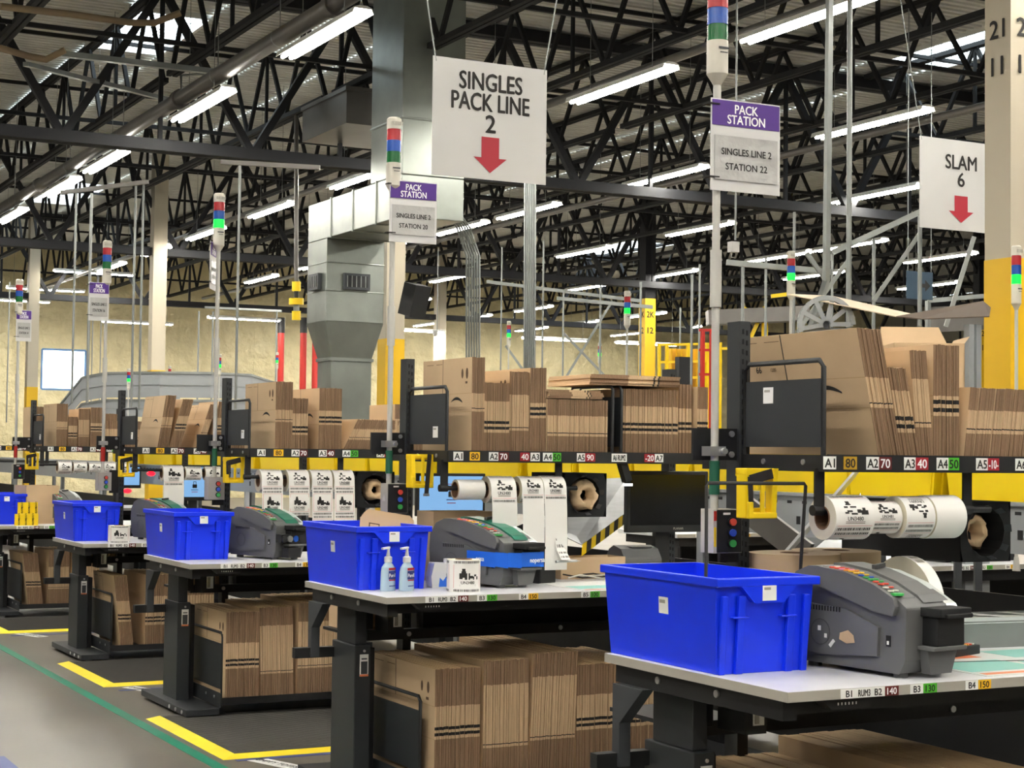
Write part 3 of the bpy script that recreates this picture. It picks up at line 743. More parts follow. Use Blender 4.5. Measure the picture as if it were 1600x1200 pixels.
# ------------------------------------------------------------------ gummed tape machines
def tape_machine(label, loc, rz, lid='lidgreen', front='plain', sc=1.0, detail=True):
    t = thing('tape_machine', label, 'tape dispenser', loc, rz); t.scale = (sc,sc,sc)
    Wd, L = .2, .43
    prof = [(0.02,.012),(0,.05),(-.004,.195),(.03,.218),(.1,.25),(.2,.278),(.3,.292),(.36,.29),(.41,.27),(.445,.22),(.45,.15),(.44,.05),(.41,.015)]
    b = MB(); b.prism(prof,'x',0,Wd,'machgray'); b.build('body', t, .006)
    b = MB(); pl = [(.09,.055),(.085,.135),(.2,.175),(.365,.185),(.42,.06),(.3,.04)]
    b.prism(pl,'x',-.012,.001,'machgray'); n = 12
    for k in range(n): b.box(-.0125,.225+.011*k,.166,-.011,.231+.011*k,.180,'blackmatte')
    b.lathe([(.037,-.0125),(.037,-.0135),(.035,-.0135),(.035,-.0125)],(0,.30,.105),'machdark','x',28)
    if front == 'worn':
        for (y,z,a,c) in ((.31,.115,.012,.014),(.285,.095,.01,.012)): b.box(-.0135,y-a,z-c*.5,-.0125,y,z+c*.5,'label')
        b.prism([(.17,.085),(.175,.105),(.195,.118),(.225,.108),(.228,.09),(.2,.08)],'x',-.0135,-.0125,'kraftlight')
        b.prism([(.26,.063),(.243,.082),(.251,.088),(.268,.07)],'x',-.0138,-.0125,'label')
    b.build('side_cover', t, .003)
    # keypad console on the upper left
    b = MB(); kp = [(.03,.17),(.02,.196),(.03,.222),(.1,.254),(.2,.281),(.31,.292),(.33,.24),(.27,.225),(.1,.18)]
    b.prism(kp,'x',-.018,.075,'machgray')
    o = b.build('console', t, .005)
    b = MB(); cols = ['btnwhite','btnwhite','btnred','btnred','btngreen','btngreen','btnblue','btnyellow','btnyellow','btnorange','btnpink','btnred','btnred']
    def topz(y):
        pp = [(.03,.222),(.1,.254),(.2,.281),(.31,.292)]
        for (a,c),(d,e) in zip(pp,pp[1:]):
            if a <= y <= d: return c+(e-c)*(y-a)/(d-a)
        return .292
    for k in range(13):
        y = .06+.018*k
        for x in (.008,.034):
            z = topz(y); b.cyl((x,y+(x-.02)*.2,z),.0092,.0035,cols[(k+(1 if x > .02 else 0)) % 13],'z',10)
    b.cyl((.014,.04,topz(.042)-.001),.019,.006,'btngreen','z',16)
    b.build('keypad', o)
    # lid
    b = MB(); lp = [(.005,.205),(.03,.226),(.1,.258),(.2,.286),(.3,.299),(.34,.297),(.34,.288),(.2,.276),(.03,.212)]
    b.prism(lp,'x',.085,.17,lid); b.build('lid', t, .003)
    b = MB(); b.bar((.1,.2,.292),(.16,.215,.296),.012,.012,'machdark'); b.build('lid_handle', t)
    # water bottle on the right
    b = MB(); b.prism([(-.02,.17),(.0,.2),(.1,.252),(.2,.28),(.33,.293),(.38,.28),(.38,.1),(-.02,.12)],'x',.172,.215,'bottlewhite'); b.build('water_bottle', t, .008)
    # brush / cutter unit
    b = MB(); b.box(.06,-.075,.17,.19,.0,.195,'blackmatte'); b.box(.075,-.085,.168,.185,-.07,.18,'blackmatte'); b.box(.07,-.055,.09,.185,.0,.168,'black'); b.build('brush_unit', t, .003)
    b = MB(); b.box(.05,-.06,.078,.19,.0,.09,'machgray'); b.prism([(.07,.012),(.16,.012),(.185,.078),(.06,.078)],'y',-.03,.0,'machgray'); b.build('front_tray', t, .003)
    for (x,y) in ((.03,.04),(.17,.04),(.03,.36),(.17,.36)):
        b = MB(); b.cyl((x,y,0),.02,.016,'machdark','z',14); b.build('foot', t)
    b = MB(); b.box(-.003,.05,.085,.0,.065,.115,'blackmatte'); b.box(-.004,.054,.09,-.003,.061,.1,'label'); b.build('power_switch', t)
    if front == 'tape':
        b = MB()
        P = [(-.016,.2),(-.016,.03),(-.01,-.04),(.05,-.065),(.195,-.065),(.22,-.02)]
        for (a,c) in zip(P,P[1:]):
            b.add([(a[0],a[1],.095),(c[0],c[1],.09),(c[0],c[1],.155),(a[0],a[1],.157)],[(0,1,2,3)],'bluetape'); b.add([(a[0]+.001,a[1]+.001,.095),(c[0]+.001,c[1]+.001,.09),(c[0]+.001,c[1]+.001,.155),(a[0]+.001,a[1]+.001,.157)],[(3,2,1,0)],'bluetape')
        b.text('ersa',(-.0165,.12,.125),(0,-1,0),(0,0,1),.03,'whitetext'); b.text('nopersa',(.15,-.066,.122),(1,0,0),(0,0,1),.03,'whitetext')
        b.build('tape_band', t)
    if front == 'open':
        b = MB()
        for k in range(4): b.cyl((.02+.04*k,-.03,.12),.018,-.03,('black','silver','bluelens','black')[k],'y',14)
        b.box(.0,-.05,.1,.19,.0,.145,'blackmatte'); b.box(.03,-.08,.015,.12,-.02,.07,'black'); b.build('tape_gear', t)
    return t
tape_machine('grey tape dispensing machine with worn side cover, right of the nearest blue tote', W(1,.452,.075,ST[1][2]), math.radians(9), 'machgray', 'worn')
tape_machine('grey tape machine with green lid and blue tape wrapped around its front', W(2,.645,.235,ST[2][2]), math.radians(20), 'lidgreen', 'tape')
tape_machine('grey tape machine with green lid and open black front on the third table', W(3,.555,.2,ST[3][2]), math.radians(19), 'lidgreen', 'open')
tape_machine('grey tape machine with green lid on the fourth packing table', W(4,.62,.15,ST[4][2]), math.radians(18), 'lidgreen', 'plain')
tape_machine('grey tape machine beside the open brown carton on the fifth table', W(5,.6,.25,ST[5][2]), math.radians(10), 'machgray', 'plain')

# ------------------------------------------------------------------ flattened cartons
FLATN = [0]; STUFF = MB(); STUFFN = [0]
def flat_rows(H, top, bot, band):
    zb, zt = H*bot, H*(1-top)
    rows = [(0,zb,'flute')]
    L = zt-zb
    if band == 'd':
        e = .013
        c1 = zb+max(L*.1,.012); c2 = c1+e+.012
        rows += [(zb,c1,'kraftlight'),(c1,c1+e,'ink'),(c1+e,c2,'kraftlight'),(c2,c2+e,'ink'),(c2+e,zt,'kraftlight')]
    elif band == 's':
        c1 = zb+.012
        rows += [(zb,c1,'kraftlight'),(c1,c1+.004,'ink'),(c1+.004,zt,'kraftlight')]
    else: rows += [(zb,zt,'kraftlight')]
    rows.append((zt,H,'flute'))
    return rows
def flat_mb(b, t, D, H, top, bot, band, j, mark=None):
    e = .0025+.003*j
    prof = [(0,e+.003),(t*.13,0),(t*.44,.0004),(t*.5,.006),(t*.56,.0004),(t*.87,0),(t,e+.003)]
    for z0,z1,m in flat_rows(H,top,bot,band):
        n = len(prof)
        b.add([(x,y,z0) for x,y in prof]+[(x,y,z1) for x,y in prof],[(i,i+1,n+i+1,n+i) for i in range(n-1)],m)
    b.add([(0,e,0),(0,D,0),(0,D,H),(0,e,H)],[(0,3,2,1)],'kraft'); b.add([(t,e,0),(t,D,0),(t,D,H),(t,e,H)],[(0,1,2,3)],'kraft')
    b.add([(0,D,0),(t,D,0),(t,D,H),(0,D,H)],[(0,3,2,1)],'flute')
    pt = [(x,y,H) for x,y in prof]+[(t,D,H),(0,D,H)]; pb = [(x,y,0) for x,y in prof]+[(t,D,0),(0,D,0)]
    b.add(pt,[tuple(range(len(pt)))],'kraftmid'); b.add(pb,[tuple(range(len(pb)))[::-1]],'kraftmid')
    if mark:
        q = -.0006
        for z in (H*bot, H*(1-top)): b.add([(q,e,z-.0012),(q,D,z-.0012),(q,D,z+.0012),(q,e,z+.0012)],[(0,3,2,1)],'kraftmid')
        b.add([(q,D*.58,H*(1-top)),(q,D*.588,H*(1-top)),(q,D*.588,H),(q,D*.58,H)],[(0,3,2,1)],'ink')
        zc = H*(bot+(1-bot-top)*.55); yc = D*.3; n = 14; up = []; lo = []
        if 'smile' in mark:
            for i in range(n+1):
                a = -1+2*i/n; up.append((q,yc-a*D*.115,zc+.022*(1-a*a))); lo.append((q,yc-a*D*.115,zc+.022*(1-a*a)-.010*(1-a*a)-.0015-.004*(i/n)))
            b.add(up+lo,[(i,i+1,n+2+i,n+1+i) for i in range(n)],'ink')
        if 'seal' in mark:
            for (yy,rr) in ((.1,.018),(.19,.016)):
                b.add([(q,D*yy+rr*.7*math.cos(6.283*k/12),H*.83+rr*1.4*math.sin(6.283*k/12)) for k in range(12)],[tuple(range(12))],'crease')
            b.add([(q,D*.09,H*.72),(q,D*.13,H*.72),(q,D*.13,H*.745),(q,D*.09,H*.745)],[(0,3,2,1)],'crease')
        if 'num' in mark: b.text('66',(q,D*.8,H*.72),(0,-1,0),(0,0,1),.03,'ink'); b.text('1200',(q,D*.68,H*.715),(0,-1,0),(0,0,1),.016,'crease')
        if 'line' in mark:
            for (a,c) in ((.6,.72),(.78,.92)): b.add([(q,D*a,H*.945),(q,D*c,H*.945),(q,D*c,H*.95),(q,D*a,H*.95)],[(0,3,2,1)],'crease')
LIMIT = 300
def stack(st, xa, xb, zt, z0, n, lean=0., top=.3, bot=.3, band='d', y=.47, D=.6, label='', mark=None, fan=0., sag=0., rs=None):
    sp = (xb-xa)/n; H = zt-z0
    R_ = random.Random(int(xa*1000)+st*77+int(z0*10))
    ang = math.atan2(lean, H)
    tt = sp*.95
    protos = {}
    for i in range(n):
        f = i/max(1,n-1)
        a = ang+fan*(f-.5)+R_.uniform(-.003,.003)
        ox, oy = xa+i*sp, y+R_.uniform(-.004,.004)
        hs = 1-sag*f+R_.uniform(-.006,.004)
        if a < 0: zoff = 0.001
        else: zoff = 0.001+tt*math.sin(a)
        key = 'm' if (i == 0 and mark) else i % 2
        loc = W(st,ox,oy,z0+zoff)
        if FLATN[0] < LIMIT:
            if key not in protos:
                b = MB(); flat_mb(b,tt,D,H,top,bot,band,(0,.4,.9)[0 if key == 'm' else key+1],mark if key == 'm' else None)
                o = b.build('flattened_carton'); protos[key] = o
            else: o = protos[key].copy(); COL.objects.link(o)
            o.location = loc; o.rotation_euler = (0,a,0); o.scale = (1,1,hs)
            tag(o,label,'flattened carton','flattened cartons: '+label)
            FLATN[0] += 1
        else:
            STUFF.T = Matrix.Translation(loc) @ Matrix.Rotation(a,4,'Y') @ Matrix.Diagonal((1,1,hs,1))
            flat_mb(STUFF,tt,D,H,top,bot,band,R_.random(),mark if key == 'm' else None); STUFF.T = None; STUFFN[0] += 1
def pile(st, x0, x1, z, n, y, D, label, tk=.0095):
    proto_ = None
    for k in range(n):
        dx = random.uniform(-.012,.012)
        if FLATN[0] >= LIMIT: return
        if proto_ is None:
            b = MB(); L = x1-x0
            for (a,c,m) in ((0,.42,'flute'),(.42,.7,'kraftlight'),(.7,.72,'ink'),(.72,.75,'kraftlight'),(.75,.77,'ink'),(.77,1,'flute')):
                b.add([(L*a,0,0),(L*c,0,0),(L*c,0,tk),(L*a,0,tk)],[(0,1,2,3)],m)
            b.add([(0,0,0),(L,0,0),(L,D,0),(0,D,0),(0,0,tk),(L,0,tk),(L,D,tk),(0,D,tk)],[(0,3,2,1),(4,5,6,7),(1,2,6,5),(2,3,7,6),(3,0,4,7)],'kraft')
            proto_ = o = b.build('flattened_carton')
        else: o = proto_.copy(); COL.objects.link(o)
        o.location = W(st,x0+dx,y+random.uniform(-.008,.008),z+k*tk*1.04); tag(o,label,'flattened carton','flattened cartons: '+label); FLATN[0] += 1
SF = SHZ
# nearest station, upper shelf
L1 = 'on nearest upper shelf'
stack(1,.686,.775,1.892,SF,11,-.085,.385,.375,'s',.47,.66,'tall flattened carton leaning left behind the divider '+L1,'smile num line')
stack(1,.785,.85,1.775,SF,8,-.055,.26,.26,'d',.475,.4,'short double striped flattened carton against tall leaning ones '+L1)
stack(1,.852,.915,1.827,SF,8,-.03,.27,.27,'s',.48,.45,'thin striped flattened carton between double striped groups '+L1)
stack(1,.916,1.02,1.848,SF,11,0,.46,.36,'d',.48,.6,'upright flattened carton with double stripe high up, mid shelf '+L1,'line')
stack(1,1.03,1.5,1.718,SF,36,.03,.33,.33,'s',.47,.34,'low flattened carton in the long row at the right end '+L1,None,.03)
# second station, upper shelf
L2 = 'on second upper shelf'
stack(2,.604,.668,1.919,SF,7,0,.385,.42,'s',.47,.52,'tallest flattened carton, first group behind the divider '+L2,'smile seal line')
stack(2,.669,.799,1.808,SF,14,0,.27,.27,'d',.48,.42,'short flattened carton with double black stripe, second group '+L2)
stack(2,.802,.9,1.862,SF,10,0,.29,.26,'s',.485,.45,'flattened carton with one thin stripe, third group '+L2,'seal line')
stack(2,.903,.985,1.882,SF,8,0,.42,.4,'d',.48,.6,'flattened carton with high double stripe, fourth group '+L2)
stack(2,.988,1.306,1.742,SF,30,0,.31,.3,'s',.47,.38,'low flattened carton in the long row below a lying pile '+L2)
pile(2,.992,1.28,1.748,4,.475,.36,'flattened carton lying on the low row in mid shelf '+L2)
stack(2,1.39,1.694,1.8,SF,29,0,.27,.3,'d',.47,.42,'flattened carton with double stripe right of the narrow dark gap '+L2)
pile(2,1.21,1.7,1.815,5,.46,.4,'flattened carton in the pile lying across the right hand row '+L2)
stack(2,1.715,1.8,1.83,SF,2,0,.35,.3,'d',.5,.45,'flattened carton showing a printed curve at the right end '+L2,'smile line')
stack(2,1.805,1.865,1.82,SF,6,0,.33,.32,'d',.47,.4,'short flattened carton just left of the nearest signal pole '+L2)
# second station, lower tray
L3 = 'under the second packing table'
stack(2,.315,.53,.585,.095,20,0,.32,.4,'d',.2,.7,'flattened carton with double stripe, first stack '+L3,'seal line')
stack(2,.545,.76,.607,.095,20,0,.2,.28,'s',.2,.72,'flattened carton with thin stripe, second stack '+L3)
stack(2,.765,.985,.63,.095,20,.02,.19,.3,'s',.2,.74,'flattened carton with thin stripe, third and tallest stack '+L3)
stack(2,1.0,1.4,.57,.095,30,0,.28,.4,'d',.2,.6,'flattened carton with double stripe, right hand stack '+L3)
# nearest station, lower tray
L4 = 'under the nearest packing table'
stack(1,.32,.62,.55,.095,12,0,.2,.3,'s',.2,.7,'flattened carton in the lower left stack '+L4)
stack(1,.64,.98,.6,.095,12,0,.2,.3,'s',.12,.78,'flattened carton in the higher right stack '+L4)
# third and farther: one mass
stack(3,.275,.47,.585,.095,16,0,.35,.36,'d',.2,.6,'',mark='seal line')
stack(3,.485,.68,.605,.095,18,-.015,.2,.27,'s',.2,.62,'')
stack(3,.7,1.05,.625,.095,26,0,.2,.3,'s',.2,.66,'')
stack(3,.64,.745,1.895,SF,11,0,.42,.4,'s',.47,.55,'',mark='smile seal line')
stack(3,.747,.845,1.8,SF,9,0,.3,.28,'d',.48,.4,'')
stack(3,.915,1.06,1.865,SF,15,0,.37,.4,'d',.48,.55,'',mark='smile')
stack(3,1.07,1.35,1.7,SF,22,.1,.32,.32,'s',.47,.35,'')
stack(3,1.4,1.8,1.78,SF,20,.0,.32,.32,'s',.47,.4,'')
stack(4,.33,.42,.6,.095,9,-.06,.35,.36,'d',.2,.6,'',mark='line')
stack(4,.5,.7,.6,.095,14,0,.3,.3,'d',.2,.6,''); stack(4,.72,1.0,.6,.095,14,0,.3,.3,'s',.2,.6,'')
stack(4,.64,.72,1.885,SF,8,.055,.42,.38,'s',.47,.55,'',mark='line smile')
stack(4,.73,.81,1.87,SF,8,.1,.35,.35,'d',.48,.5,''); stack(4,.93,.98,1.84,SF,5,.11,.35,.3,'s',.48,.5,'',mark='line smile'); stack(4,1.04,1.11,1.85,SF,6,.06,.35,.35,'d',.48,.5,''); stack(4,1.2,1.5,1.74,SF,18,0,.32,.32,'s',.47,.4,'')
stack(5,.33,.46,.56,.095,10,-.06,.35,.36,'d',.2,.6,''); stack(5,.5,.68,.58,.095,14,0,.3,.3,'s',.2,.6,''); stack(5,.7,.95,.58,.095,14,0,.3,.3,'s',.2,.6,'')
stack(5,.6,.7,1.887,SF,10,0,.42,.4,'s',.47,.55,'',mark='line'); stack(5,.71,.79,1.77,SF,7,0,.3,.28,'d',.48,.4,''); stack(5,.8,.9,1.845,SF,9,0,.29,.26,'s',.48,.4,''); stack(5,.91,1.02,1.86,SF,9,0,.4,.38,'d',.48,.5,''); stack(5,1.04,1.6,1.74,SF,36,0,.31,.3,'s',.47,.4,'')
stack(6,.9,1.12,1.92,SF,14,0,.4,.4,'s',.47,.5,''); stack(6,1.14,1.4,1.84,SF,16,0,.3,.28,'d',.48,.4,''); stack(6,1.42,1.8,1.86,SF,22,0,.3,.28,'s',.48,.4,'')
for st in (2,3,4): stack(st,.24,.49,.87 if st == 2 else .83,.67,12,0,.4,.1,'n',.93,.3,'')
o = STUFF.build('flattened_carton_rows'); tag(o,'rows of flattened brown cartons on the third and farther packing benches','flattened cartons'); o['kind'] = 'stuff'

# ------------------------------------------------------------------ label rolls on the bars
z = 1.337-.022
rl = label_roll
rl('first and widest label roll on the bar of the nearest bench', W(1,.5,.5,z), .066,.145, core=.036, un='UN3480', start=.2)
rl('thin used label roll, second on the bar of the nearest bench', W(1,.65,.5,z), .05,.115, core=.036, un='UN3481', start=.1)
rl('label roll printed UN3091, third on the bar of the nearest bench', W(1,.77,.5,z), .064,.112, core=.036, un='UN3091', start=.1, flip=True)
rl('label roll with faint print, last on the bar of the nearest bench', W(1,.886,.5,z), .067,.12, core=.036, plain=True)
z = 1.352-.022
rl('small bare label roll, first on the bar below the station 20 sign', W(2,.54,.5,z), .045,.13, core=.036, plain=True)
rl('label roll with a short hanging strip, second on the bar at the second bench', W(2,.69,.5,z), .06,.125, tail=.16, un='UN3480', tailf=True)
rl('label roll with its long strip hanging down, third on the bar at the second bench', W(2,.845,.5,z), .06,.11, tail=.3, un='UN3480', tailf=True)
rl('label roll with the longest strip, last on the bar at the second bench', W(2,.957,.5,z), .062,.115, tail=.36, un='UN3481', tailf=True)
z = 1.315
for k,(x,tl) in enumerate(((.55,.34),(.715,.2),(.86,.34),(1.0,.34))):
    rl('label roll with a printed strip hanging, %s on the bar of the third bench' % ('first','second','third','last')[k], W(3,x,.5,z), .065,.128, tail=tl, un='UN3480')
rl('first label roll on the bar of the fourth bench, strip trailing from it', W(4,.68,.5,z), .058,.15, tail=.25, un='UN3480')
rl('second label roll on the bar of the fourth bench', W(4,.85,.5,z), .05,.12, un='UN3481'); rl('last label roll on the bar of the fourth bench', W(4,1.0,.5,z), .05,.12, un='UN3481')
for k,(x,r) in enumerate(((.5,.06),(.64,.05),(.78,.045),(.9,.055),(1.03,.05))): rl('label roll on the bar of the fifth bench, %s of five' % ('first','second','third','fourth','last')[k], W(5,x+.12,.5,z), r,.12, un='UN3480')
# rolls standing on tables
rl('white battery label roll standing on the second table beside the tape machine', W(2,.425,.17,ST[2][2]), .071,.135, axis='z', core=.036, un='UN3480', start=-2.75, name='label_roll')
rl('white battery label roll standing at the front of the fourth table', W(4,.27,.09,ST[4][2]), .075,.12, axis='z', un='UN3480', start=-2.75)
t = label_roll('big white label roll on edge behind the nearest tape machine', W(1,.84,.545,ST[1][2]+.152), .15,.045, core=.045, plain=True)
b = MB()
for k in range(9):
    a = .35-.21*k; b.add([(u,-.1508*math.sin(a+d_),.1508*math.cos(a+d_)) for u,d_ in ((.008,0),(.037,0),(.037,.12),(.008,.12))],[(0,1,2,3)],'edgegray')
b.build('printed_marks', t)

# ------------------------------------------------------------------ other things on the tables
h1, h2, h3, h4, h5 = (ST[i][2] for i in (1,2,3,4,5))
for k,(x,y) in enumerate(((.64,.82),(.87,.9))):
    t = thing('paper_tape_roll','brown paper tape roll lying behind the nearest tape machine, %s' % ('left one','right one')[k],'tape roll',W(1,x,y,h1))
    b = MB(); b.lathe([(.045,.3),(.145,.3),(.145,0),(.045,0)],(0,0,0),'kraft','z',40); b.lathe([(.045,.18),(.14,.18)],(0,0,0),'kraftmid','z',40); b.build('paper', t)
    b = MB(); b.lathe([(.045,0),(.045,.301),(.04,.301),(.04,0)],(0,0,0),'core','z',24); b.build('core', t)
b = MB(); b.box(0,0,0,.75,.5,.002,'white'); b.box(.02,.02,.002,.73,.05,.0025,'orange'); b.box(.02,.08,.002,.3,.28,.0025,'teal'); b.box(.33,.08,.002,.6,.22,.0025,'teal'); b.bar((.05,.3,.0025),(.5,.2,.0025),.012,.001,'ink'); b.box(.4,.3,.002,.72,.46,.0025,'teal'); b.box(.1,.34,.002,.3,.4,.0025,'orange')
tag(b.build('desk_mat',loc=W(1,.71,.035,h1)),'teal and orange printed sheet lying on the nearest table','desk mat')
b = MB(); b.box(0,0,0,.9,.42,.002,'white'); b.box(.02,.01,.002,.88,.03,.0025,'orange'); b.box(.02,.06,.002,.4,.2,.0025,'teal'); b.box(.5,.06,.002,.85,.2,.0025,'teal')
tag(b.build('desk_mat',loc=W(2,.93,.035,h2)),'pale printed sheet lying at the right of the second table','desk mat')
t = thing('scale_remote','small black handset with coloured keys at the right of the nearest table','handset',W(1,.93,.4,h1),math.radians(20))
b = MB(); b.box(0,0,0,.16,.06,.03,'black')
b.build('case', t, .004)
b = MB()
for k in range(8): b.box(.02+.016*k,.012,.03,.031+.016*k,.03,.034,('btnyellow','btnorange','btnred','btnwhite')[k%4])
b.build('keys', t)
t = thing('steel_tray','long grey metal tray with plastic film over its rim, right end of the nearest table','tray',W(1,1.0,.6,h1),math.radians(-6))
b = MB(); b.box(0,0,0,.6,.005,.085,'galv'); b.box(0,.275,0,.6,.28,.085,'galv'); b.box(0,.005,0,.005,.275,.085,'galv'); b.box(.595,.005,0,.6,.275,.085,'galv'); b.box(.005,.005,0,.595,.275,.005,'galv'); b.build('pan', t)
b = MB()
for k in range(12):
    x = .05*k; e_ = .006*math.sin(k*2.3); b.add([(x,-.002,.078),(x+.05,-.002,.078),(x+.05,.012,.095),(x,.012,.095)],[(0,1,2,3)],'bottlewhite'); b.add([(x,.012,.095),(x+.05,.012,.095),(x+.05,.25,.08+e_),(x,.25,.08+e_)],[(0,1,2,3)],'bottlewhite',True)
b.build('film', t)
def sanitizer(label, loc):
    t = thing('sanitizer_bottle',label,'hand sanitizer bottle',loc,math.radians(25))
    pr = [(.0001,0),(.036,0),(.039,.006),(.037,.08),(.033,.1),(.018,.118),(.014,.122)]
    b = MB(); b.lathe(pr,(0,0,0),'gel','z',24)
    for i,v in enumerate(b.v): b.v[i] = (v[0]*1.05,v[1]*.62,v[2])
    b.build('bottle', t)
    b = MB(); b.lathe([(.017,.12),(.017,.142),(.009,.146),(.006,.165),(.006,.178)],(0,0,0),'white','z',16); b.bar((.006,0,.182),(-.038,0,.178),.012,.008,'white'); b.build('pump', t)
    b = MB()
    def mp(u,v): return (u*1.0, -.0262+abs(u)*.12, v)
    for (a,c,d,e,m) in ((-.022,.088,.022,.098,'redlens'),(-.022,.05,.022,.085,'navy'),(-.018,.02,.018,.024,'navy'),(-.02,.044,.02,.049,'redlens')):
        b.add([mp(a,c),mp((a+d)/2,c),mp(d,c),mp(d,e),mp((a+d)/2,e),mp(a,e)],[(0,1,4,5),(1,2,3,4)],m)
    b.text('Purell',(0,.067),None,None,.022,'whitetext',mp=lambda u,v:(u,-.0268+abs(u)*.12,v),maxw=.038)
    b.build('front_label', t)
sanitizer('left one of two hand sanitizer pump bottles in front of the second tote', W(2,.135,.3,h2))
sanitizer('right one of two hand sanitizer pump bottles in front of the second tote', W(2,.21,.275,h2))
b = MB(); b.prism([(-.05,0),(.05,0),(.055,.05),(.045,.105),(-.04,.11),(-.055,.05)],'y',0,.06,'white'); b.prism([(-.02,.005),(.05,.005),(.045,.03),(.02,.055),(.0,.03),(-.015,.045)],'y',-.001,0,'bluetape'); b.cyl((.03,.02,.105),.018,.02,'white','z',14)
tag(b.build('wipe_pack',loc=W(2,.42,.36,h2),bevel=.008),'white and blue plastic pack between the second tote and the standing label roll','pack')
def carton(label, loc, w_, d_, h_, rz=0, open_=True):
    t = thing('carton', label, 'carton', loc, rz); tk=.005
    b = MB()
    b.box(0,0,0,w_,tk,h_,'kraft'); b.box(0,d_-tk,0,w_,d_,h_,'kraft'); b.box(0,tk,0,tk,d_-tk,h_,'kraft'); b.box(w_-tk,tk,0,w_,d_-tk,h_,'kraft'); b.box(tk,tk,0,w_-tk,d_-tk,tk,'kraft')
    b.build('walls', t); return t
carton('plain brown carton standing behind the tape machine on the second table', W(2,.53,.7,h2), .3,.18,.315)
carton('open brown carton behind the yellow stickers on the fifth table', W(5,.32,.35,h5), .3,.3,.34, math.radians(8))
carton('low brown carton lying at the back of the second table', W(2,1.15,.62,h2), .35,.16,.1)
for k in range(2):
    b = MB(); b.box(0,0,0,.2-.03*k,.02,.1,'lblyellow' if 0 else 'yellow')
    for i in range(3):
        for j in range(2): b.text('HEAVY',(.035+.06*i,-.0005,.03+.045*j),(0,0,1),(-1,0,0),.022,'ink')
    o = b.build('heavy_sticker_stack',loc=W(5,.17+.03*k,.07+.03*k,h5+.1*k)); tag(o,'yellow stack of heavy stickers on the fifth table, %s' % ('lower one','upper one')[k],'sticker stack')
# black label dispenser behind the blue taped machine
t = thing('label_dispenser','black label dispenser with a barcode strip curling off it, beside the blue taped machine','label dispenser',W(2,.93,.42,h2),math.radians(15))
b = MB(); b.box(0,0,0,.1,.16,.17,'black'); b.prism([(0,.17),(.16,.17),(.16,.25),(.1,.27)],'x',.0,.1,'black'); b.build('housing', t, .006)
b = MB(); pts = [(.01,.26),(-.02,.25),(-.06,.2),(-.08,.14),(-.1,.1),(-.16,.09)]; pts = [(.06,.29),(.03,.285),(-.01,.22),(-.03,.15),(-.06,.11),(-.13,.105)]
for i in range(len(pts)-1):
    (a,c),(d,e) = pts[i],pts[i+1]
    b.add([(.075,a,c),(.13,a,c),(.13,d,e),(.075,d,e)],[(0,1,2,3)],'paper'); b.add([(.075,a,c-.0006),(.13,a,c-.0006),(.13,d,e-.0006),(.075,d,e-.0006)],[(3,2,1,0)],'paper')
    for f in (.2,.65):
        y = a+(d-a)*f; z = c+(e-c)*f; y2 = a+(d-a)*(f+.2); z2 = c+(e-c)*(f+.2)
        for u in (.08,.09,.096,.107,.113,.12): b.add([(u,y-.001,z+.0008),(u+.004,y-.001,z+.0008),(u+.004,y2-.001,z2+.0008),(u,y2-.001,z2+.0008)],[(0,1,2,3)],'ink')
b.build('label_strip', t)
b = MB(); b.tube([(.05,-.05,.1),(.18,-.05,.1)],.006,'silver',8); b.build('peel_bar', t)
# cables on the second table
for k in range(4):
    b = MB(); pts = [W(2,1.12+.1*i+.03*k, .5+.06*math.sin(i*1.3+k)+.05*k, h2+.006+.01*(1+math.sin(i*2.1+k*2))) for i in range(8)]
    b.tube(pts,.004,'ink' if k % 2 else 'cream',6); tag(b.build('cable'),('black','white')[(k+1)%2]+' cable lying tangled on the second table, %s of four' % ('first','second','third','last')[k],'cable')
# label printer
t = thing('label_printer','grey desktop label printer in front of the dark monitor','printer',W(2,1.52,.66,h2),math.radians(-5))
b = MB(); b.prism([(0,0),(.2,0),(.2,.09),(.17,.125),(.12,.145),(.04,.13),(0,.085)],'x',0,.2,'machgray'); b.build('case', t, .01)
b = MB(); b.box(.06,.045,.134,.17,.1,.1405,'machdark'); b.build('panel', t)
b = MB(); b.box(.06,-.002,.04,.085,.001,.06,'btnorange'); b.box(.09,-.001,.055,.2,.001,.06,'black'); b.build('badge', t)
# monitors
def monitor(label, loc, rz, on, w_=.46, h_=.27):
    t = thing('monitor', label, 'monitor', loc, rz)
    b = MB(); b.box(-w_/2,0,0,w_/2,.035,h_,'black'); b.box(-w_*.3,.03,.05,w_*.3,.07,h_*.8,'black'); b.build('housing', t, .004)
    b = MB(); e = .018; b.box(-w_/2+e,-.001,.035,w_/2-e,0,h_-e,'screen' if on else 'screenoff')
    if on:
        b.box(-.06,-.0015,.07,.06,-.001,h_-.05,'white') if 0 else None
        b.box(-.022,-.002,.12,.022,-.001,.155,'ink'); b.box(-.014,-.002,.155,-.009,-.001,.18,'ink'); b.box(.009,-.002,.155,.014,-.001,.18,'ink'); b.box(-.014,-.002,.178,.014,-.001,.183,'ink')
        b.box(-.035,-.002,.1,.035,-.001,.106,'navy'); b.box(-.03,-.002,.08,.03,-.001,.085,'signred'); b.box(-.03,-.002,.2,.03,-.001,.204,'signred')
    b.build('screen', t)
    b = MB()
    if not on: b.text('HANNspree' if 0 else 'PLANAR',(.06,-.0005,.018),(1,0,0),(0,0,1),.016,'edgegray')
    b.box(-.04,.05,-.3,.04,.08,.1,'black'); b.build('stand', t)
    return t
monitor('switched off black monitor above the grey label printer', W(2,1.83,.76,1.115), 0, False, .47,.3)
monitor('lit pale blue monitor showing a padlock, behind the second bench label rolls', W(3,1.92,.75,1.09), 0, True, .48,.27)
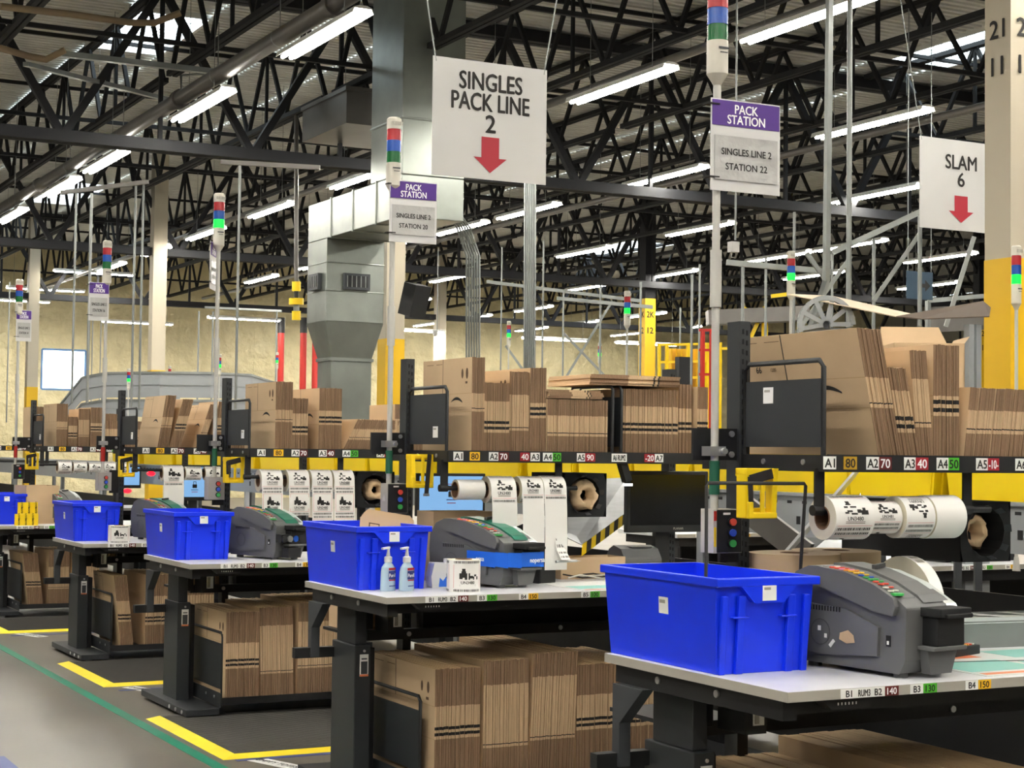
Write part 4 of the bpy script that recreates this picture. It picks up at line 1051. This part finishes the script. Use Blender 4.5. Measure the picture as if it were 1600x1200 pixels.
monitor('lit blue monitor behind the label rolls of the fourth bench', W(5,1.98,.75,1.0), 0, True, .52,.34)
monitor('thin lit screen far off, low at the fifth bench', W(6,1.9,.75,1.05), 0, True, .5,.25)
# paper void fill boxes
def fill_box(label, loc, rz, L, w_, h_, paper, dp=0):
    t = thing('paper_dispenser', label, 'paper dispenser', loc, rz)
    b = MB(); cx, cz, r = w_/2, h_/2, min(w_,h_)*.41; n = 16
    b.box(0,0,0,w_,.001,.001,'blackmatte')
    outer = []
    for k in range(n):
        a = 2*math.pi*k/n; c_, s_ = math.cos(a), math.sin(a); m = max(abs(c_)/(w_/2),abs(s_)/(h_/2)); outer.append((cx+c_/m,0,cz+s_/m))
    inner = [(cx+r*math.cos(2*math.pi*k/n),0,cz+r*math.sin(2*math.pi*k/n)) for k in range(n)]
    deep = [(x,.12,z_) for x,_,z_ in inner]
    b.add(outer+inner,[(k,(k+1)%n,n+(k+1)%n,n+k) for k in range(n)],'blackmatte'); b.add(inner+deep,[(k,(k+1)%n,n+(k+1)%n,n+k) for k in range(n)],'blackmatte'); b.add(deep,[tuple(range(n))],'blackmatte')
    for (p,q,m_) in (((0,0),(0,L),0),((w_,0),(w_,L),0)): b.add([(p[0],0,0),(p[0],L,0),(p[0],L,h_),(p[0],0,h_)],[(0,1,2,3)],'blackmatte')
    b.add([(0,0,h_),(w_,0,h_),(w_,L,h_),(0,L,h_)],[(0,1,2,3)],'blackmatte'); b.add([(0,0,0),(w_,0,0),(w_,L,0),(0,L,0)],[(3,2,1,0)],'blackmatte'); b.add([(0,L,0),(w_,L,0),(w_,L,h_),(0,L,h_)],[(3,2,1,0)],'blackmatte')
    b.build('box', t)
    for k in range(n):
        if k % 2: continue
        b = MB(); a = 2*math.pi*k/n; a2 = a+.28
        b.add([(cx+r*math.cos(q_)*s_, y, cz+r*math.sin(q_)*s_) for q_,s_,y in ((a,1,-.002),(a2,1,-.002),(a2,1.12,-.025),(a,1.12,-.025))],[(0,1,2,3)],'darkgray'); b.build('tab', t)
    b = MB(); n = 18; rings = []
    for i,(rr,y) in enumerate(((.8,.1),(.86,.03),(.78,-.01),(.6,-.03),(.4,-.02),(.3,.03))):
        rings += [(cx+r*rr*(1+.2*math.sin(5*2*math.pi*k/n+i)+.12*math.sin(3*2*math.pi*k/n+2*i))*math.cos(2*math.pi*k/n)*paper, y+dp, cz+r*rr*(1+.2*math.cos(4*2*math.pi*k/n+i*2))*math.sin(2*math.pi*k/n)*paper) for k in range(n)]
    b.add(rings,[(i*n+k,i*n+(k+1)%n,(i+1)*n+(k+1)%n,(i+1)*n+k) for i in range(5) for k in range(n)],'kraft',True)
    b.build('kraft_paper', t)
    b = MB(); b.bar((w_/2,L*.7,-.3),(w_/2,L*.7,0),.04,.04,'black'); b.build('post', t)
fill_box('long black paper dispenser box with a round hole, right of the nearest label rolls', W(1,1.15,.62,1.162), 0, .6,.215,.195, .95, .07)
fill_box('black paper dispenser box with crumpled kraft paper in its hole, at the second bench', W(2,1.14,.6,1.2), 0, .3,.24,.205, 1.)
fill_box('black paper dispenser box behind the last hanging strip of the third bench', W(3,1.2,.6,1.15), 0, .3,.26,.22, .8)
# black clip lamp hanging under the shelf
t = thing('clip_lamp','small black lamp with white light under the second shelf','lamp',W(2,1.42,.48,1.37))
b = MB(); b.bar((0,0,.0),(-.035,0,.1),.035,.04,'black',(0,1,0)); b.bar((-.12,0,.13),(-.035,0,.09),.005,.005,'black'); b.build('arm', t)
b = MB(); b.box(-.012,-.012,-.02,.022,.012,-.012,'whitelamp'); b.build('bulb', t)
# wall chutes and stripes
t = thing('metal_chute','bare metal chute sheet with yellow and black striped edge at the second bench','chute',W(2,0,0,0))
P5 = [at_y(850,752,7.7),at_y(979,746,7.7),at_y(979,800,7.4),at_y(909,851,6.97),at_y(850,822,7.12)]
P5 = [p-Vector(W(2,0,0,0)) for p in P5]
b = MB(); b.add(P5+[p+Vector((.003,.006,-.004)) for p in P5],[(0,1,2,3,4)[::-1],(5,6,7,8,9)]+[(i,(i+1)%5,5+(i+1)%5,5+i) for i in range(5)],'sheet'); b.build('sheet', t)
b = MB()
A_, B_ = P5[3], P5[2]
for k in range(10):
    p = A_+(B_-A_)*(k/10); q = A_+(B_-A_)*((k+1)/10); dz = Vector((.012,0,-.045)); sk = (B_-A_)*.06; y_ = Vector((0,-.004,0))
    b.add([p+y_,q+y_,q+dz-sk+y_,p+dz-sk+y_],[(0,3,2,1)],'yellow' if k % 2 == 0 else 'ink')
b.build('striped_tape', t)
t = thing('aluminium_profile','slanting bundle of bright aluminium profile behind the nearest label rolls','metal profile',(0,0,0))
A_, B_ = at_y(1212,885,4.75), at_y(1335,742,5.2)
b = MB()
for k in range(3): b.bar(A_+Vector((.014*k,0,.016*k)),B_+Vector((.014*k,0,.016*k)),.013,.013,'silver')
b.build('bars', t)
b = MB(); b.tube([A_+Vector((.08,0,0)),A_+Vector((-.03,0,-.01))],[.035,.028],'bluelens',14); b.build('blue_cap', t)
t = thing('metal_chute','grey metal chute sheet behind the rolls of the nearest bench','chute',(0,0,0))
P5 = [at_y(1345,770,5.5),at_y(1345,872,5.2),at_y(1255,872,5.2),at_y(1300,835,5.35)]
b = MB(); b.add(P5+[p+Vector((.004,.006,0)) for p in P5],[(0,1,2,3)[::-1],(4,5,6,7)]+[(i,(i+1)%4,4+(i+1)%4,4+i) for i in range(4)],'sheet'); b.build('sheet', t)
b = MB(); b.bar(at_y(1160,790,5.4),at_y(1262,868,5.1),.02,.1,'steelpipe'); b.build('edge_plate', t)

# ------------------------------------------------------------------ conveyor and yellow totes
t = thing('conveyor','long grey takeaway conveyor running behind all the packing benches','conveyor',(5.15,0,0))
b = MB(); b.box(0,4.2,1.1,.03,46,1.31,'convgray'); b.box(-.02,4.2,1.3,.06,46,1.315,'convgray')
for k in range(150):
    y = 4.3+.12*k; b.box(-.002,y,1.262,0,y+.035,1.276,'blackmatte')
for k in range(24): b.box(-.002,4.5+.75*k,1.16,0,4.53+.75*k,1.2,'blackmatte')
b.build('side_panel', t)
b = MB(); b.box(.57,4.2,1.1,.6,46,1.31,'convgray'); b.build('side_panel', t)
b = MB(); b.box(.25,3.2,.04,.27,46,.9,'black'); b.build('dark_backing', t)  # added dark sheet, hides the bright floor and darkens gaps under the benches
b = MB(); b.box(.03,4.2,1.28,.57,46,1.295,'darkgray'); b.build('belt', t)
for k in range(14):
    for x in (.0,.56):
        b = MB(); b.box(x,4.6+3*k,0,x+.04,4.66+3*k,1.1,'convgray'); b.build('leg', t)
for k in range(24):
    y = 4.5+.66*k+(.05 if k % 3 else 0)
    tote('yellow plastic tote in the row standing on the conveyor behind the benches',(5.2+.02*(k%2),y,1.296),'toteyellow',0,False,'tote','yellow totes on the conveyor',.235,.6,.4)
# tables of the next line
def side_table(label, x, y, h, L):
    t = thing('packing_bench', label, 'packing bench', (x,y,0))
    b = MB(); b.box(0,0,h-.03,L,.9,h,'laminate'); b.box(0,-.001,h-.028,L,0,h-.002,'edgegray'); b.build('table_top', t)
    b = MB(); b.box(.05,.05,h-.1,L-.05,.85,h-.03,'black'); b.build('frame_rail', t)
    for xx in (.15,L-.25):
        b = MB(); b.box(xx,.45,0,xx+.09,.7,h-.1,'charcoal'); b.build('leg', t)
    b = MB(); b.box(.5,.7,.55,L-.3,.72,h-.1,'blackmatte'); b.build('modesty_panel', t)
    for s_,a,c,m1,m2 in LB: stick(t,s_,a,c,h-.027,h-.003,-.002,m1,m2,'edge_label')
side_table('white edged packing bench of the next line, behind the long black paper box',6.95,7.85,.845,2.4)
side_table('white edged packing bench of the next line, seen behind the nearest upright',7.35,11.2,.87,2.2)
for k,(x,y,z_) in enumerate(((7.3,8.1,.845),(7.75,8.15,.845))):
    b = MB(); b.box(0,0,0,.2,.25,.16,'black'); b.box(.02,-.002,.1,.18,0,.13,'darkgray'); tag(b.build('black_bin',loc=(x,y,z_)),'black box on the next line bench, %s of two' % ('left','right')[k],'box')
# ------------------------------------------------------------------ floor mats
def floor_mat(label, x0, x1, y0, y1):
    t = thing('floor_mat', label, 'floor mat', (x0,y0,0))
    b = MB(); w_, d_ = x1-x0, y1-y0
    b.box(.075,.07,0,w_,d_,.012,'matgray')
    for k in range(int(d_/.03)-3): b.box(.08,.08+.03*k,.012,w_,.088+.03*k,.0145,'matrib')
    b.build('rubber_top', t)
    b = MB()
    b.add([(0,0,0),(w_,0,0),(w_,.075,.013),(.08,.075,.013)],[(0,1,2,3)],'yellowpaint'); b.add([(0,0,0),(.08,.075,.013),(.08,d_,.013),(0,d_,0)],[(0,1,2,3)],'yellowpaint')
    b.build('bevel_edge', t)
def floor_label(label, x, y):
    b = MB(); b.box(0,0,0,.33,.1,.0015,'label'); b.text('EMPTY TOTES',(.165,.05,.0015),(1,0,0),(0,1,0),.05,'ink',maxw=.29)
    o = b.build('floor_label',loc=(x,y,0),rz=math.radians(-70)); tag(o,label,'floor label')
def floor_tape(label, x, y, L):
    b = MB(); b.box(0,0,0,L,.045,.0015,'bluepaint'); tag(b.build('floor_tape',loc=(x,y,0)),label,'floor tape')
for k,(x,y0,y1) in enumerate(((2.61,7.93,9.3),(2.71,10.62,11.9),(2.72,13.95,15.1))):
    n_ = ('second and third','third and fourth','fourth and fifth')[k]
    floor_mat('ribbed grey rubber mat with yellow edges between the %s packing tables' % n_, x, x+2, y0, y1)
    floor_tape('dark blue floor tape in front of the mat between the %s tables' % n_, x+.05, y0-.2 if k else y0-.06, 1.4)
    floor_label('white floor label by the mat between the %s tables' % n_, x+.1, y0-.06 if k else y0-.06)

# ------------------------------------------------------------------ background: posts, rods, spiral conveyor, cages
RODS = [(1326,-90,512,12.6,.02),(1149,-90,375,13,.008),(112,300,630,20,.014),(136,300,630,20,.018),(205,285,640,22,.016),(217,285,640,22,.016),(368,252,640,19,.016),(683,388,515,24,.008),(847,375,590,22,.012),(879,452,600,25,.014),(1000,440,600,24,.016),(1080,428,610,20,.016),(1092,412,610,21,.014),(1160,412,545,16,.016),(1196,402,540,17,.014),(1240,330,560,14,.012),(1300,395,520,18,.014),(1365,372,520,15,.016),(1437,335,510,14,.018),(937,445,600,24,.016),(782,385,590,26,.012),(308,486,640,36,.02),(330,486,640,36,.02),(430,486,640,38,.02),(10,440,660,30,.012),(142,500,640,40,.014),(155,500,640,40,.014),(1062,480,610,30,.016)]
rod0 = None
for (px,py0,py,d,r) in RODS:
    p = at_d(px,py,d); zt = min(6.8, at_d(px,py0,d).z)
    if rod0 is None:
        b = MB(); b.tube([(0,0,0),(0,0,1)],1,'galv',8); rod0 = o = b.build('hanger_rod')
    else: o = rod0.copy(); COL.objects.link(o)
    o.location = p; o.scale = (r,r,zt-p.z); tag(o,'slim galvanized rod coming down from the roof steel above the conveyors','rod','hanger rods')
t = thing('strut_post','bright strut post bent near its foot, between station 22 and slam signs','post',(0,0,0))
b = MB(); p0 = at_d(1297,-60,12.4); p1 = at_d(1291,440,12.4); p2 = at_d(1262,530,12.2); b.bar(p0,p1,.041,.041,'galv'); b.bar(p1,p2,.041,.041,'galv'); b.build('strut', t)
b = MB(); p = at_d(1146,384,13); b.box(-.035,-.03,-.05,.035,.03,.03,'white'); b.tube([(-.02,0,-.05),(-.02,0,-.09),(.02,0,-.09),(.02,0,-.05)],.005,'white',5); tag(b.build('sensor_box',loc=p),'small white box hanging on a thin rod below the station 22 sign','sensor')
for k,(a,c,d) in enumerate((((878,600),(957,470),25),((957,600),(880,520),25.4),((1522,370),(1478,510),14),((1437,365),(1365,470),14.5),((1260,395),(1292,440),14),((1330,400),(1245,520),15),((833,600),(790,540),26))):
    b = MB(); b.bar(at_d(*a,d),at_d(*c,d),.035,.035,'galv'); tag(b.build('brace_bar'),'slanting galvanized brace between the hanging rods','brace','slanting braces')
for k,(a,c,d) in enumerate((((870,466),(1020,480),24),((1135,410),(1300,425),15.5),((760,440),(1000,470),26),((440,486),(320,480),40),((1300,395),(1440,330),15),((95,301),(232,284),21),((345,253),(500,262),19))):
    b = MB(); b.bar(at_d(*a,d),at_d(*c,d),.05,.05,'galv' if k < 5 else 'steelpipe'); tag(b.build('strut_rail'),'level galvanized strut rail carrying the hanging rods','rail','strut rails')
# conduit bundles
for k,(px,w_,py0,d,lab) in enumerate(((739,20,400,23,'flat bundle of thin galvanized conduits bending up into the roof, left one'),(827,16,380,22,'bundle of thin galvanized conduits rising to the roof, right one'))):
    t = thing('conduit_bundle',lab,'conduit',(0,0,0))
    for i in range(6):
        p = at_d(px-w_/2+w_*i/5,640,d); top = at_d(px-w_/2+w_*i/5,py0,d)
        b = MB(); b.tube([p,top,top+Vector((-.25,-.2,.35)),top+Vector((-.9,-.9,.6))] if k == 0 else [p,top+Vector((0,0,1.2))],.014,'galv',6); b.build('conduit', t)
b = MB(); b.box(-.15,-.1,-.2,.15,.1,.2,'black'); o = b.build('loudspeaker',loc=at_d(648,469,21.2)); o.rotation_euler = (math.radians(15),0,math.radians(25)); tag(o,'dark loudspeaker on the yellow footed column behind station 20','loudspeaker')
b = MB(); b.lathe([(.0001,-.05),(.03,-.035),(.04,0),(.04,.04),(.0001,.045)],(0,0,0),'white','z',16); tag(b.build('dome_camera',loc=at_d(680,520,24)),'small white dome camera on a thin rod','camera')
# sprinkler risers
for k,(px,d) in enumerate(((437,46),(472,46),(491,46))):
    p = at_d(px,660,d); b = MB(); b.tube([(0,0,0),(0,0,at_d(px,520,d).z-p.z)],.09,'redpaint',14); b.tube([(0,0,at_d(px,520,d).z-p.z),(0,0,at_d(px,496,d).z-p.z)],.1,'black',14)
    tag(b.build('riser_pipe',loc=p),'red upright sprinkler riser near the far wall, %s of three' % ('left','middle','right')[k],'pipe')
# curved conveyor
t = thing('curved_conveyor','big pale grey curved conveyor guard raised in front of the far wall','conveyor',(0,0,0))
A_ = [at_d(x,y,d) for x,y,d in ((88,640,30.5),(128,590,30),(165,583,29.3),(250,582,28.6),(330,583,28.8),(392,586,29.6),(446,604,31))]
for nm, z0, z1 in (('outer_guard',0,-.42),('lower_guard',-.47,-.75)):
    b = MB(); vs = []
    for p in A_: vs += [p+Vector((0,0,z0)),p+Vector((0,0,z1)),p+Vector((0,.06,z0)),p+Vector((0,.06,z1))]
    n = len(A_); fs = []
    for i in range(n-1):
        a, c = 4*i, 4*i+4
        fs += [(a,a+1,c+1,c),(a+2,c+2,c+3,a+3),(a,c,c+2,a+2),(a+1,a+3,c+3,c+1)]
    b.add(vs,fs,'convgray')
    for p,q in zip(A_,A_[1:]):
        b.bar(p+Vector((0,-.01,z0)),q+Vector((0,-.01,z0)),.02,.04,'galv'); b.bar(p+Vector((0,-.01,(z0+z1)/2)),q+Vector((0,-.01,(z0+z1)/2)),.012,.012,'galv')
    b.build(nm, t)
for px in (165,280,392):
    p = at_d(px,600,29.8); b = MB(); b.bar((p.x,p.y+.1,0),(p.x,p.y+.1,p.z),.08,.08,'convgray'); b.build('support', t)
# far signal lamps
for k,(px,py,d,g) in enumerate(((201,594,27,1),(265,588,30,1),(343,572,26,1),(433,565,34,1),(528,569,24,1),(795,524,22,1),(937,554,26,1),(980,486,15.5,1),(1236,433,12.,1),(1588,437,9.2,1))):
    p = at_d(px,py,d); o = signal_pole('small signal lamp on a thin pole, green lit, over the farther lines',(p.x,p.y,0),True,'polewhite','far green signal lamps')
    s_ = .8 if d > 20 else .88
    o.scale = (s_,s_,1); o.location = (p.x,p.y,p.z-2.845)
o.scale = (.8,.8,1); o['label'] = 'green lit signal lamp in front of the yellow column base at the right edge'; del o['group']
# yellow caged platform
t = thing('yellow_cage','yellow railed cage with mesh, behind the second station at right','cage',(0,0,0))
d = 24; A_ = [(1030,540),(1052,540),(1120,537)]
for px in (1030,1042,1075,1105,1125):
    b = MB(); p = at_d(px,537,d); b.bar((p.x,p.y,0),p,.04,.04,'yellow'); b.build('post', t)
for py in (538,565,590):
    b = MB(); b.bar(at_d(1028,py+1,d),at_d(1128,py-1,d),.035,.035,'yellow'); b.build('rail', t)
b = MB(); p0, p1 = at_d(1045,545,d+.2), at_d(1100,612,d+.2); 
for k in range(8): b.bar(Vector((p0.x+(p1.x-p0.x)*k/7,p0.y+(p1.y-p0.y)*k/7,p0.z)),Vector((p0.x+(p1.x-p0.x)*k/7,p0.y+(p1.y-p0.y)*k/7,p1.z)),.15,.02,'colyellow')
b.build('mesh_panel', t)
t = thing('red_ladder','red guard rail with hoops beside the yellow cage','guard rail',(0,0,0)); d = 20
for px in (1098,1112): p = at_d(px,516,d); b = MB(); b.bar((p.x,p.y,0),p,.04,.04,'redpaint'); b.build('post', t)
for py in (516,547,585): b = MB(); b.bar(at_d(1092,py,d),at_d(1120,py,d),.03,.03,'redpaint'); b.build('rail', t)
b = MB(); b.bar(at_d(1001,640,33),at_d(1001,600,33),.3,.3,'colyellow'); p = at_d(1066,590,23)
b = MB(); b.box(-.09,-.05,-at_d(1067,588,22).z,.09,.05,.25,'black'); tag(b.build('black_cabinet',loc=at_d(1067,588,22)),'black cabinet standing against the yellow cage','cabinet')
t = thing('yellow_mast','grey mast with yellow clamps hanging left of the duct','mast',(0,0,0)); d=23
for (a,c,r,m) in ((180,440,.03,'steelpipe'),(440,455,.06,'yellow'),(455,466,.03,'black'),(466,476,.1,'yellow'),(476,492,.04,'galv'),(486,500,.06,'yellow')):
    b = MB(); b.tube([at_d(463,a,d),at_d(463,c,d)],r,m,10); b.build('section', t)
# mezzanine on the right
t = thing('mezzanine','grey mezzanine with yellow struts behind the nearest shelf','platform',(0,0,0)); d = 26
b = MB(); b.bar(at_d(1105,497,d),at_d(1262,490,d),.4,.22,'steelpipe'); b.build('deck_edge', t)
for px in (1150,1195,1250):
    b = MB(); p = at_d(px,500,d); b.bar((p.x,p.y,0),p,.07,.07,'yellow'); b.build('post', t)
for (a,c) in (((1165,545),(1195,480)),((1165,480),(1140,520))):
    b = MB(); b.bar(at_d(*a,d),at_d(*c,d),.06,.06,'yellow'); b.build('strut', t)
b = MB(); b.bar(at_d(1120,545,d),at_d(1262,540,d),.04,.04,'yellow'); b.build('rail', t)
b = MB(); b.bar(at_d(1205,463,16),at_d(1237,459,16),.05,.035,'yellow'); tag(b.build('yellow_bar'),'short yellow bar beside the green lamp above the nearest shelf','bar')
b = MB(); b.box(-.17,0,-.14,.17,.005,.14,'dimblue'); b.add([(x,-.001,z) for x,z in ((.02,-.02),(.07,-.02),(.07,-.06),(.14,0),(.07,.06),(.07,.02),(.02,.02))],[(0,1,2,3,4,5,6)],'ink'); b.bar((-.15,.002,.14),(-.15,.002,6-at_d(1437,446,17).z),.006,.006,'galv'); b.bar((.15,.002,.14),(.15,.002,6-at_d(1437,446,17).z),.006,.006,'galv'); tag(b.build('arrow_sign',loc=at_d(1437,446,17)),'small blue sign with an arrow, half hidden below the slam sign','sign')
t = thing('grey_machine_cabinet','grey machinery panel at right behind the slanted cardboard','panel',(0,0,0))
b = MB(); b.bar(at_d(1450,470,20),at_d(1545,462,20),.05,.05,'galv'); p = at_d(1450,470,20); b.bar((p.x,p.y,0),p,.05,.05,'galv'); p = at_d(1545,462,20); b.bar((p.x,p.y,0),p,.05,.05,'galv'); b.bar(at_d(1450,500,20.1),at_d(1545,495,20.1),.04,.3,'steelpipe'); b.build('frame', t)
# spoked frame with cardboard sheets over it
t = thing('spoked_frame','grey cast frame with spokes under a bent cardboard sheet','machine frame',tuple(at_d(1291,507,10.5)),math.radians(-30))
b = MB(); b.lathe([(.024,-.012),(.024,.012),(.001,.012)],(0,0,0),'darkgray','y',16)
b.build('hub', t)
b = MB()
for k in range(6):
    a = math.pi*(k/5)*1.05+.02; b.bar((.02*math.cos(a),0,.02*math.sin(a)),(.165*math.cos(a),0,.165*math.sin(a)),.028,.018,'convgray',(0,1,0))
n = 20; ring_ = [(math.cos(math.pi*1.1*k/n),math.sin(math.pi*1.1*k/n)) for k in range(n+1)]
for (a,c) in zip(ring_,ring_[1:]): b.bar((.165*a[0],0,.165*a[1]),(.165*c[0],0,.165*c[1]),.03,.03,'convgray',(0,1,0))
b.build('spokes', t)
b = MB(); b.box(-.14,.02,-t.location.z,.14,.05,-.02,'convgray'); b.build('base', t)
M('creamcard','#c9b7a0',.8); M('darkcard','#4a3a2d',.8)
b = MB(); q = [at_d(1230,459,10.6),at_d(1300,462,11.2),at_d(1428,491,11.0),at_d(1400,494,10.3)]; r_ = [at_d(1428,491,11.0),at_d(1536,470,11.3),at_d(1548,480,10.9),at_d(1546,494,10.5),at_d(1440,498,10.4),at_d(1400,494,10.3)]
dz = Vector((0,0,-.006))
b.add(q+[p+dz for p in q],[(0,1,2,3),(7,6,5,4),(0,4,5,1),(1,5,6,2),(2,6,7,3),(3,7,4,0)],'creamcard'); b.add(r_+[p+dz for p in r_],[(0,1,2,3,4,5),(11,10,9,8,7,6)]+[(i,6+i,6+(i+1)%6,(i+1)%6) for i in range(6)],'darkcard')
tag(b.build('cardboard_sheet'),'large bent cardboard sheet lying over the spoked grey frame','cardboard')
t = thing('carton','big open brown carton with flaps up behind the nearest shelf','carton',tuple(at_d(1452,580,9.6)),math.radians(-28))
b = MB(); w_ = .2; 
b.box(-w_,0,-.1,w_,.005,.16,'kraft'); b.box(-w_,.36,-.1,w_,.365,.16,'kraft'); b.box(-w_,0,-.1,-w_+.005,.36,.16,'kraft'); b.box(w_-.005,0,-.1,w_,.36,.16,'kraft'); b.build('walls', t)
b = MB(); b.add([(-w_,.36,.16),(w_,.36,.16),(w_*.75,.4,.28),(-w_*.95,.4,.28),(-w_,.365,.16),(w_,.365,.16),(w_*.75,.405,.28),(-w_*.95,.405,.28)],[(0,1,2,3),(7,6,5,4),(0,3,7,4),(1,5,6,2),(3,2,6,7)],'kraft'); b.add([(w_,0,.16),(w_+.03,.0,.2),(w_+.03,.36,.2),(w_,.36,.16)],[(0,1,2,3)],'kraft'); b.build('flap', t)
cz = t.location.z-.1
ta = thing('machine_stand','dark stand carrying the open brown carton behind the nearest shelf','stand',(t.location.x,t.location.y,0),math.radians(-28))
b = MB(); b.box(-.3,-.05,cz-.03,.3,.45,cz,'darkgray'); b.build('top_plate', ta)
for x in (-.27,.27):
    for y in (-.02,.42):
        b = MB(); b.bar((x,y,0),(x,y,cz-.03),.04,.04,'darkgray'); b.build('leg', ta)
t = thing('machine_post','pair of pale grey machine posts left of the big column','post',tuple(at_d(1524,590,10.5)))
for x in (-.03,.03):
    b = MB(); b.box(x-.02,0,-.3,x+.02,.05,.33,'convgray'); b.build('upright', t)
b = MB(); b.box(-.1,-.02,-t.location.z,.1,.1,-.28,'convgray'); b.build('base', t)
for px,py in ((1524,0),): pass
# red scanner lamps at the fourth bench
for k,(px,py,r) in enumerate(((236,740,.035),(199,767,.035))):
    p = at_y(px,py,12.6 if k == 0 else 12.55); b = MB(); b.lathe([(.0001,-.02),(r*.6,-.015),(r,.0),(r*.6,.015),(.0001,.02)],(0,0,0),'redlamp','z',14); 
    tag(b.build('red_lamp',loc=p),'glowing red scanner light at the fourth bench, %s' % ('brighter upper one','lower one')[k],'lamp')
print('flats', FLATN, STUFFN)
